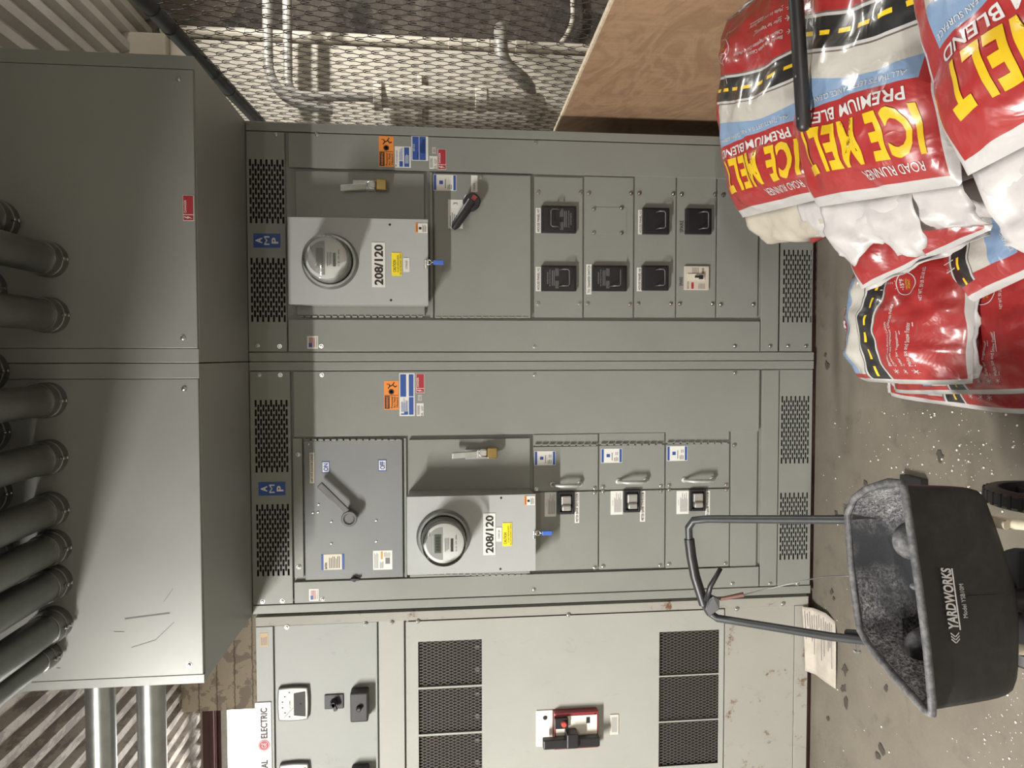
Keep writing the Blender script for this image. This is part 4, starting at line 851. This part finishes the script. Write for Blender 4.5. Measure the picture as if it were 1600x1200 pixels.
# ================================================================== BAGS OF ICE MELT
BW, BL = .385, .585
_cut = {}
def cut_letters(s, bold, a0, a1, b0, b1):
    key = (s, bold, a0, a1, b0, b1)
    if key in _cut: return _cut[key]
    vs, fs, _ = letters(s, bold); bm = bmesh.new(); bv = [bm.verts.new((a0+x*(a1-a0), b0+y*(b1-b0), 0)) for x, y in vs]
    for f in fs:
        try: bm.faces.new([bv[i] for i in f])
        except ValueError: pass
    for ax, lo, hi, st in ((0, a0, a1, .022), (1, b0, b1, .016)):
        k = math.ceil(lo/st)
        while k*st < hi:
            co = Vector((k*st, 0, 0)) if ax == 0 else Vector((0, k*st, 0)); no = Vector((1, 0, 0)) if ax == 0 else Vector((0, 1, 0))
            bmesh.ops.bisect_plane(bm, geom=bm.verts[:]+bm.edges[:]+bm.faces[:], plane_co=co, plane_no=no, dist=1e-5); k += 1
    bm.verts.index_update(); out = ([(v.co.x, v.co.y) for v in bm.verts], [[v.index for v in f.verts] for f in bm.faces]); bm.free(); _cut[key] = out; return out
PRINT = [('ICE MELT', .036, .09, .85, .745, .895, 1), ('ROAD RUNNER', .0, .12, .47, .913, .943, 2), ('PREMIUM BLEND', .015, .12, .84, .685, .725, 2),
         ("ALL THAT'S LEFT IS A NICE, CLEAN SURFACE", .0, .12, .84, .634, .652, 2), ('Blended with Premium Calcium', .0, .14, .47, .287, .303, 2),
         ('Chloride and Magnesium Chloride Pellets', .0, .14, .60, .262, .278, 2), ('Safer for Vegetation*', .0, .14, .40, .215, .231, 2),
         ('Melts Ice and Snow Faster', .0, .14, .46, .168, .184, 2), ('-15°F', .02, .705, .79, .228, .252, 2), ('MELTING', .0, .71, .785, .205, .217, 1), ('POINT', .0, .715, .78, .188, .200, 1), ('NET WT. 50 LB. 22.68 KG', .0, .62, .86, .130, .142, 2)]
def bag(label, c, L, N, T=.15, seed=1, droop=0, droop0=0, group='bags of ice melt in the pile', wr=.010, prints=PRINT, length=BL, flap=None, width=BW, bottom=True):
    L = Vector(L).normalized(); N = Vector(N); N = (N-L*N.dot(L)).normalized(); W = L.cross(N); c = Vector(c); off = Vector((seed*3.7, seed*1.3, 0))
    def P(a, b, side=1, lift=0):
        s, t_ = 2*b-1, 2*a-1; s_, tt = max(-1, min(1, s)), max(-1, min(1, t_))
        h = T/2*(max(0, 1-abs(tt)**3.0)**.55)*(max(0, 1-abs(s_)**4.0)**.6)
        q = off+Vector((a*2.6, b*3.6, 0)); wv = noise.noise(q*1.6)*wr*1.5+noise.noise(q*3.9)*wr*.7
        rg = abs(noise.noise(Vector((a*4+seed, b*1.3, seed))))*wr*.9
        k = min(1, h/(T*.25)); pull = 1-.05*(1-abs(s_)**2)*0-.04*abs(s_)**6
        p = c+L*(s*length/2)+W*(t_*width/2*pull)+N*(side*(h+(wv-rg)*k)+lift)
        if droop: p.z -= droop*max(0, (b-.55)/.45)**2
        if droop0: p.z -= droop0*max(0, (.45-b)/.45)**2
        if p.z < .004: p.z = .004
        return p
    r = thing('ice_melt_bag', label, 'bag', c-Vector((0, 0, T/2)), group)
    mb = MB(); na, nb = 44, 56; ua = [.5-.5*math.cos(PI*i/na)*.35-(.65*(.5-i/na)) for i in range(na+1)]; ub = [.5-.5*math.cos(PI*i/nb)*.35-(.65*(.5-i/nb)) for i in range(nb+1)]
    uvs = []
    for side in (1, -1):
        vs = [P(a_, b_, side) for b_ in ub for a_ in ua]; w_ = na+1
        fs = [(j*w_+i, j*w_+i+1, (j+1)*w_+i+1, (j+1)*w_+i) if side > 0 else (j*w_+i, (j+1)*w_+i, (j+1)*w_+i+1, j*w_+i+1) for j in range(nb) for i in range(na)]
        uvs += [(a_, b_) if side > 0 else (1-a_, b_) for b_ in ub for a_ in ua]; mb.add(vs, fs, 0)
    nsurf = len(mb.f)
    def put(vs2, fs2, mi):
        eps = .004
        out = []
        for a_, b_ in vs2:
            p = P(a_, b_); n_ = (P(a_+eps, b_)-p).cross(P(a_, b_+eps)-p).normalized(); out.append(p+n_*.0016)
        mb.add(out, fs2, mi); uvs.extend(vs2)
    for (s, bo, a0, a1, b0, b1, mi) in prints: put(*cut_letters(s, bo, a0, a1, b0, b1), mi)
    if prints:
        k = BW/BL; n = 40; ca, cb, ra = .748, .215, .085
        ring = [(ca+math.cos(2*PI*i/n)*rr_, cb+math.sin(2*PI*i/n)*rr_*k) for rr_ in (ra, ra-.006) for i in range(n)]
        put(ring, [(i, (i+1) % n, n+(i+1) % n, n+i) for i in range(n)], 2)
        for a_ in (ca-.028, ca+.028): put([(a_-.003, cb+ra*k), (a_+.003, cb+ra*k), (a_+.003, cb+ra*k*.5+.13), (a_-.003, cb+ra*k*.5+.13)], [(0, 1, 2, 3)], 2)
        for i in range(9): bb_ = cb+ra*k+.012+i*.008; put([(ca+.008, bb_), (ca+.024, bb_), (ca+.024, bb_+.0016), (ca+.008, bb_+.0016)], [(0, 1, 2, 3)], 2)
        for bb_ in (.280, .223, .176):
            for q_ in range(3):
                an = q_*PI/3; dx, dy = math.cos(an)*.02, math.sin(an)*.02*k; nx, ny = -math.sin(an)*.0018, math.cos(an)*.0018*k
                put([(.10-dx-nx, bb_-dy-ny), (.10+dx-nx, bb_+dy-ny), (.10+dx+nx, bb_+dy+ny), (.10-dx+nx, bb_-dy+ny)], [(0, 1, 2, 3)], 2)
        for bb_, a1 in ((.206, .40), (.159, .46)): put([(.14, bb_), (a1, bb_), (a1, bb_+.003), (.14, bb_+.003)], [(0, 1, 2, 3)], 2)
    o = mb.build('printed_sack', MATS_BAG, r, smooth=True); me = o.data; uvl = me.uv_layers.new(name='UVMap')
    for lp in me.loops: uvl.data[lp.index].uv = uvs[lp.vertex_index]
    def sheet(name, m_, bedge, a0, a1, ln, dr, jag, sd, curl=0, out=1, sub=26, rows_=10):
        mb = MB(); vs = []; rr = random.Random(sd); sgn_ = 1 if bedge > .5 else -1
        kn = [rr.uniform(1-jag, 1) for _ in range(7)]; jg = [kn[int(i_/sub*5.999)]*(1-i_/sub*5.999 % 1)+kn[int(i_/sub*5.999)+1]*(i_/sub*5.999 % 1)+rr.uniform(-.02, .02) for i_ in range(sub+1)]
        for j in range(rows_+1):
            for i in range(sub+1):
                a_ = a0+(a1-a0)*i/sub; l = ln*j/rows_*(jg[i] if j == rows_ or jag > .4 else 1-(1-jg[i])*j/rows_); t_ = j/rows_
                p = P(a_, bedge)+L*sgn_*l*math.cos(t_*dr)*out; p.z -= l*math.sin(t_*dr*.8+dr*.3)*.95
                q = Vector((a_*5+sd, l*16, sd)); p += N*(noise.noise(q)*.028+noise.noise(q*2.6)*.014+noise.noise(q*6)*.005)*min(1, t_*2.5)+W*noise.noise(q*1.2+Vector((3, 3, 3)))*.012*t_; p.y += curl*t_*t_
                p.z = max(p.z, .004); vs.append(p)
        w_ = sub+1; mb.add(vs, [(j*w_+i, j*w_+i+1, (j+1)*w_+i+1, (j+1)*w_+i) for j in range(rows_) for i in range(sub)])
        f_ = mb.build(name, m_, r, smooth=True); sd_ = f_.modifiers.new('t', 'SOLIDIFY'); sd_.thickness = .0008
        return f_, vs, w_
    if bottom: sheet('seam_strip', PLASTIC_WHITE, 0, .03, .97, .011, .5, .1, seed+40, rows_=3)
    for k_, fl_ in enumerate(flap or []): 
        f_, vs, w_ = sheet('torn_flap', fl_.get('m', PLASTIC_WHITE), 1, fl_['a'][0], fl_['a'][1], fl_['l'], fl_['d'], fl_.get('j', .15), seed*7+k_, fl_.get('c', 0))
        if fl_.get('mark'):
            i = fl_['mark']; mk = MB()
            for j in (3, 4, 5): mk.add([vs[j*w_+i]+Vector((-.002, -.001, .002)), vs[j*w_+i+1]+Vector((-.002, -.001, .002)), vs[(j+1)*w_+i+1]+Vector((-.002, -.001, .002)), vs[(j+1)*w_+i]+Vector((-.002, -.001, .002))], [(0, 1, 2, 3)])
            mk.build('black_mark', BLK, f_)
    if not flap: sheet('seam_strip', PLASTIC_WHITE, 1, .03, .97, .02, .5, .1, seed+60, rows_=3)
    return r
NOTXT = []
# layers of the pile, from the floor up (top seams mostly face left, towards the middle of the switchboards)
def stack_bag(label, x, y, z, seed, T=.12, yaw=0, **k):
    return bag(label, (x, y, z), (-math.cos(yaw), -math.sin(yaw), 0), (0, 0, 1), T, seed, **k)
bag('ice melt bag lying on the floor under the spread out front bags', (.055, -.86, .052), (0.03, 1, 0), (0, 0, 1), .10, 3, flap=[dict(a=(.02, .5), l=.03, d=.3)], width=.41)
bag('front ice melt bag lying flat with readable red print and glossy wrinkles', (.066, -.995, .155), (-.05, 1, .0), (0, -.08, 1), .10, 4, droop=.02, wr=.008, width=.345)
bag('bulging ice melt bag in front of the cabinets, lying on two others', (.105, -.885, .290), (.0, 1, .05), (0, -.20, 1), .165, 5, droop=.20, droop0=.06, length=.53, wr=.014, width=.365)
stack_bag('ice melt bag at the floor layer nearest the cabinets', .66, -.80, .062, 6, prints=NOTXT)
stack_bag('ice melt bag at the floor layer in the middle of the pile', .66, -1.22, .062, 7, prints=NOTXT)
stack_bag('ice melt bag at the floor layer nearest the viewer', .68, -1.66, .062, 8, prints=NOTXT)
stack_bag('ice melt bag in the second layer nearest the viewer', .70, -1.74, .185, 9, prints=NOTXT)
bag('ice melt bag in the second layer with upside down lettering and blue panel', (.352, -1.20, .240), (.26, -.97, 0), (-.10, -.08, 1), .10, 10)
stack_bag('ice melt bag in the second layer nearest the cabinets', .70, -.74, .185, 11, prints=NOTXT)
stack_bag('ice melt bag in the third layer nearest the cabinets', .70, -.76, .308, 20, prints=NOTXT)
bag('ice melt bag tilted towards the viewer between the top bags and the bulging bag', (.515, -1.09, .405), (.95, .30, .0), (0, -.30, .95), .125, 12, wr=.010, droop0=.02)
bag('ice melt bag with upright red print at the right edge of the picture', (.62, -1.64, .375), (1, 0, 0), (0, -.12, 1), .12, 13)
stack_bag('ice melt bag under the rearmost top bag', .70, -.98, .555, 14, T=.11, flap=[dict(a=(.55, .98), l=.12, d=.9, j=.3, m=BAGR), dict(a=(.05, .95), l=.15, d=1.1, j=.75), dict(a=(.0, .5), l=.10, d=.7, j=.6), dict(a=(.25, .7), l=.19, d=1.35, j=.3)])
stack_bag('ice melt bag peeking out between the middle and nearest top bags', .645, -1.55, .54, 15, T=.125, yaw=.05, flap=[dict(a=(.0, .3), l=.15, d=.6, j=.2, m=BAGR), dict(a=(.1, .9), l=.13, d=1.0, j=.25, mark=9)])
stack_bag('ice melt bag under the top bag nearest the viewer', .68, -1.92, .52, 16, T=.12, flap=[dict(a=(.1, .95), l=.10, d=.9, j=.2)])
bag('rearmost top ice melt bag of the pile, shiny film over road picture', (.685, -.985, .700), (-1, .05, -.05), (-.03, -.20, 1), .155, 17, droop=.04, length=.56, flap=[dict(a=(.02, .97), l=.13, d=.85, j=.18, m=TORNIN), dict(a=(.0, .35), l=.10, d=.5, j=.1, mark=2)], wr=.012)
bag('middle top ice melt bag of the pile with a black bar along its far edge', (.630, -1.440, .695), (-1, .09, -.03), (-.05, -.26, 1), .165, 18, droop=.04, flap=[dict(a=(.0, .98), l=.11, d=.8, j=.15), dict(a=(.3, .98), l=.16, d=.35, j=.4, c=-.02)], wr=.012)
bag('top ice melt bag nearest the viewer, turned askew with big yellow letters', (.630, -1.850, .695), (-.96, -.24, -.03), (-.04, -.26, 1), .165, 19, droop=.02, flap=[dict(a=(.0, .98), l=.16, d=.85, j=.12), dict(a=(.3, .98), l=.19, d=.45, j=.3, c=.03)], wr=.010)
# black plastic bar lying between the two rear top bags
a_, b_ = fl(1256, 196, .80), fl(1240, -60, .84); mb = MB(); d_ = (b_-a_).normalized(); mb.tube([a_-d_*.012, a_-d_*.008, a_, a_.lerp(b_, .5), b_], [.006, .012, .0155, .0155, .0155], 16)
bar = mb.build('handle_bar', BLACK, None, auto=True); tag(bar, 'black plastic tool handle lying between the two rear top bags', 'tool handle')
mb = MB(); q = a_+d_*.012+Vector((0, -.006, .0142)); mb.lathe(q, (0, 0, 1), [(0, .003), (.001, .003), (.001, 0)], 8); mb.build('rivet', ZINC, bar); mb = MB(); q = a_+d_*.10+Vector((0, -.006, .0142)); mb.lathe(q, (0, 0, 1), [(0, .003), (.001, .003), (.001, 0)], 8); mb.build('rivet', ZINC, bar)

# ================================================================== BROADCAST SPREADER
sp = thing('salt_spreader', 'black hand pushed salt spreader with a dusty hopper and bent handle', 'spreader', (-.5, -1.38, 0))
ZR = .60
rim = [(-.273, -1.433), (-.278, -1.385), (-.308, -1.305), (-.340, -1.255), (-.385, -1.228), (-.50, -1.245), (-.600, -1.272), (-.648, -1.288), (-.672, -1.325), (-.700, -1.415), (-.728, -1.522), (-.724, -1.540), (-.70, -1.539), (-.60, -1.521), (-.50, -1.498), (-.40, -1.471), (-.30, -1.444), (-.283, -1.438)]
def ring(z, k, dx=0, dy=0, bulge=0):
    cx, cy = -.50+dx, -1.385+dy; out = []
    for x, y in rim:
        kx = k[0] if x < -.5 else k[1]; zz = z
        if bulge: zz = z+bulge*(abs(x-(-.53))/.25)**1.6
        out.append(Vector((cx+(x+.50)*kx, cy+(y+1.385)*(k[2] if y < -1.385 else k[3]), zz)))
    return out
def loft(rings, mi=0, close=True):
    n = len(rings[0]); vs = [p for r_ in rings for p in r_]; fs = [(j*n+i, j*n+(i+1) % n, (j+1)*n+(i+1) % n, (j+1)*n+i) for j in range(len(rings)-1) for i in range(n)]
    mb = MB(); mb.add(vs, fs+([tuple((len(rings)-1)*n+i for i in range(n))] if close else []), mi); return mb
outer = [ring(ZR-.006, (.99, .99, .99, .99)), ring(.53, (.975, .97, .95, .93)), ring(.46, (.965, .955, .90, .82)), ring(.405, (.95, .93, .84, .68), bulge=.006), ring(.355, (.88, .80, .77, .5), bulge=.035), ring(.342, (.66, .52, .60, .38), bulge=.045)]
hop = loft(outer).build('hopper', HOPO, sp, smooth=True)
so = hop.modifiers.new('s', 'SUBSURF'); so.levels = so.render_levels = 1
inner = [ring(ZR-.004, (.965, .965, .95, .95)), ring(.53, (.95, .94, .91, .87)), ring(.47, (.93, .91, .83, .72)), ring(.43, (.85, .80, .70, .5)), ring(.405, (.6, .5, .5, .3))]
inn = loft(inner).build('hopper_inside', HOPI, hop, smooth=True)
mb = MB(); rp = [Vector((x, y, ZR)) for x, y in rim]; n = len(rp); rp2 = [rp[i] if j == 0 else rp[i].lerp(rp[(i+1) % n], .5) for i in range(n) for j in (0, 1)]
mb.tube(rp2, .0085, 10, closed=True); mb.build('rim', HOPR, hop, smooth=True)
for (px, rx, ry, rz) in (((1402, 842), .046, .030, .050), ((1420, 1010), .050, .030, .052), ((1428, 912), .016, .015, .05)):
    p = fl(*px, .52); mb = MB(); bm_ = bmesh.new(); bmesh.ops.create_uvsphere(bm_, u_segments=20, v_segments=12, radius=1); mb.add([p+Vector((v.co.x*rx, v.co.y*ry-.015, v.co.z*rz-.03)) for v in bm_.verts], [[v.index for v in f.verts] for f in bm_.faces]); bm_.free(); mb.build('dusty_hump', HOPR, hop, smooth=True)
# lettering on the front wall, laid on its true slope
RF, LF = outer[1][17], outer[1][12]; ex = (RF-LF).normalized()
O_ = ring(ZR-.006, (.99, .99, .99, .99))[14]; Q_ = outer[3][14]; ey = (O_-Q_); ey = (ey-ex*ey.dot(ex)).normalized(); nn = ex.cross(ey)
def onfront(mb, s, x, y, bold=0, w=None, h=.02, slant=0, mi=0):
    vs, fs, asp = letters(s, bold); w = w or asp*h; f0 = outer[2][14]
    mb.add([f0+ex*(x+(vx)*w+vy*h*slant)+ey*(y+(vy)*h)+nn*.0035 for vx, vy in vs], fs, mi)
def fpt(px):   # where the sight line meets the front wall plane
    f0 = outer[2][14]; d_ = ray(*px); k = (f0-CAM).dot(nn)/d_.dot(nn); q = CAM+d_*k-f0; return q.dot(ex), q.dot(ey)
mb = MB(); xa, ya = fpt((1496, 984)); xb_, yb_ = fpt((1484, 888)); hh = .0235
onfront(mb, 'YARDWORKS', xa, (ya+yb_)/2+.001, .03, xb_-xa, hh, .12)
for k in range(3):
    f0 = outer[2][14]; o_ = f0+ex*(xa-.008-k*.006)+ey*((ya+yb_)/2+.011)+nn*.0036
    for s_ in (1, -1): mb.obox(o_+ex*-.001+ey*(.0052*s_), ex*.0035+ey*(.0045*s_), ex*.0012, nn*.0003)
f0 = outer[2][14]; mb.obox(f0+ex*((xa+xb_)/2)+ey*((ya+yb_)/2-.003)+nn*.0036, ex*((xb_-xa)/2), ey*.0013, nn*.0003)
xm, ym = fpt((1509, 965)); xn, yn = fpt((1503, 912)); onfront(mb, 'Model YSB10M', xm, (ym+yn)/2-.001, 0, xn-xm, .0105)
mb.build('white_lettering', BAGW, hop)
f_ = outer; mb = MB(); A = f0+ex*fpt((1512, 932))[0]+ey*fpt((1512, 932))[1]; B = f0+ex*fpt((1512, 932))[0]+ey*(fpt((1512, 932))[1]-.075); mb.obox((A+B)/2+nn*.002, (B-A)/2, ex*.0015, nn*.001); mb.build('mould_seam', BLACK, hop)
# handle
hp = [at(1352, 812, -1.19), at(1300, 812, -1.11), at(1105, 811, -.80), at(1084, 813, -.765), at(1076, 824, -.75), at(1077, 845, -.745), at(1086, 900, -.745), at(1100, 943, -.75), at(1108, 957, -.755), at(1121, 966, -.77), at(1300, 995, -1.08), at(1362, 1002, -1.19)]
mb = MB(); mb.tube(hp, .0115, 14); hd = mb.build('push_handle', DARKM, sp, auto=True)
mb = MB(); mb.tube([at(1077, 842, -.745), at(1080, 868, -.745), at(1086, 900, -.745), at(1100, 944, -.75)], .0155, 16); mb.build('foam_grip', BLACK, hd, auto=True)
mb = MB(); mb.tube([at(1126, 888, -.80), at(1110, 916, -.79), at(1104, 938, -.775)], [.0065, .008, .009], 10); mb.build('lever', BLACK, hd, smooth=True)
A = at(1110, 944, -.77); mb = MB(); pl_ = [at(1104, 936, -.77), at(1100, 950, -.765), at(1106, 962, -.765), at(1122, 950, -.785), at(1122, 934, -.79), at(1112, 930, -.785)]
mb.add([p+Vector((0, -.012, 0)) for p in pl_]+[p+Vector((0, .012, 0)) for p in pl_], [(0, 1, 2, 3, 4, 5), (11, 10, 9, 8, 7, 6)]+[(i, i+6, (i+1) % 6+6, (i+1) % 6) for i in range(6)]); mb.build('lever_bracket', BLACK, hd, bevel=.002)
mb = MB(); mb.tube([at(1125, 936, -.79), at(1162, 929, -.82)], [.0055, .0075], 10); mb.build('stop_knob', mat('reddish_grip', (.13, .06, .045), .5), hd, auto=True)
mb = MB(); mb.tube(rnd([at(1160, 930, -.82), at(1190, 922, -.90), at(1262, 906, -1.0), at(1290, 900, -1.08), at(1345, 900, -1.20)]), .0016, 6); mb.build('control_cable', GALVD, hd, smooth=True)
for (x, y) in ((1322, 805), (1340, 1003)):
    p = at(x, y, -1.14); s_ = 1 if y < 900 else -1; mb = MB(); mb.tube([p+Vector((.0, 0, 0)), p+Vector((s_*.022, 0, 0))], .007, 8); mb.tube([p+Vector((s_*.022, 0, 0)), p+Vector((s_*.028, 0, 0))], .010, 6); mb.build('clamp_bolt', ZINC, hd)
    q0, q1 = at(x-16, y+(5 if s_ > 0 else -14), -1.10), at(x+16, y+(5 if s_ > 0 else -12), -1.17); mb = MB(); mb.tube([q0, q1, q1+Vector((0, -.02, -.06))], .010, 10); mb.build('handle_socket', DARKM, sp, auto=True)
# frame, spinner and wheels
mb = MB(); A = at(1500, 812, -1.40); B = at(1600, 818, -1.43)
for s_ in (0, 1):
    x_ = B.x if s_ == 0 else -.645; yb2 = -1.19
    mb.tube(rnd([Vector((x_, -1.30, .40)), Vector((x_, -1.44, .36)), Vector((x_, -1.47, .12)), Vector((x_, -1.50, .02)), Vector((x_, -1.56, .012))], 4), .0125, 12)
    mb.tube([Vector((x_, -1.45, .30)), Vector((x_+(-.06 if s_ == 0 else .06), -1.40, .25)), Vector((-.55, -1.38, .18))], .010, 10)
    mb.tube([Vector((x_, -1.44, .36)), Vector((x_, -1.17, .44))], .011, 10)
mb.build('tube_frame', CREAMT, sp, auto=True)
cI = Vector((-.55, -1.40, .27)); mb = MB(); mb.lathe(cI, (0, 0, 1), [(0, 0), (0, .115), (.004, .115), (.006, .03), (.05, .02), (.05, 0)], 28)
for k in range(5): an = k*2*PI/5; mb.obox(cI+Vector((math.cos(an)*.068, math.sin(an)*.068, .014)), Vector((math.cos(an), math.sin(an), 0))*.044, Vector((-math.sin(an), math.cos(an), 0))*.002, Vector((0, 0, .011)))
mb.build('spinner_plate', BLACK, sp, auto=True)
mb = MB(); mb.tube([(-.715, -1.34, .148), (-.31, -1.34, .148)], .009, 10); mb.tube([cI+Vector((0, .0, .05)), (-.55, -1.34, .148)], .008, 8); mb.build('axle', ZINC, sp, auto=True)
for x_ in (-.690, -.335):
    mb = MB(); q = Vector((x_, -1.34, .148)); mb.lathe(q-Vector((.02, 0, 0)), (1, 0, 0), [(0, .115), (0, .137), (.008, .147), (.032, .147), (.04, .137), (.04, .115), (0, .115)], 40)
    for k in range(36): an = k*PI/18; mb.obox(q+Vector((0, math.cos(an)*.146, math.sin(an)*.146)), Vector((.016, 0, 0)), Vector((0, -math.sin(an), math.cos(an)))*.004, Vector((0, math.cos(an), math.sin(an)))*.002)
    mb.lathe(q-Vector((.025, 0, 0)), (1, 0, 0), [(0, 0), (0, .022), (.05, .022), (.05, 0)], 16)
    for k in range(6): an = k*PI/3; mb.obox(q+Vector((0, math.cos(an)*.068, math.sin(an)*.068)), Vector((0, math.cos(an), math.sin(an)))*.05, Vector((0, -math.sin(an), math.cos(an)))*.008, Vector((.008, 0, 0)))
    mb.build('wheel', BLACK, sp, auto=True)
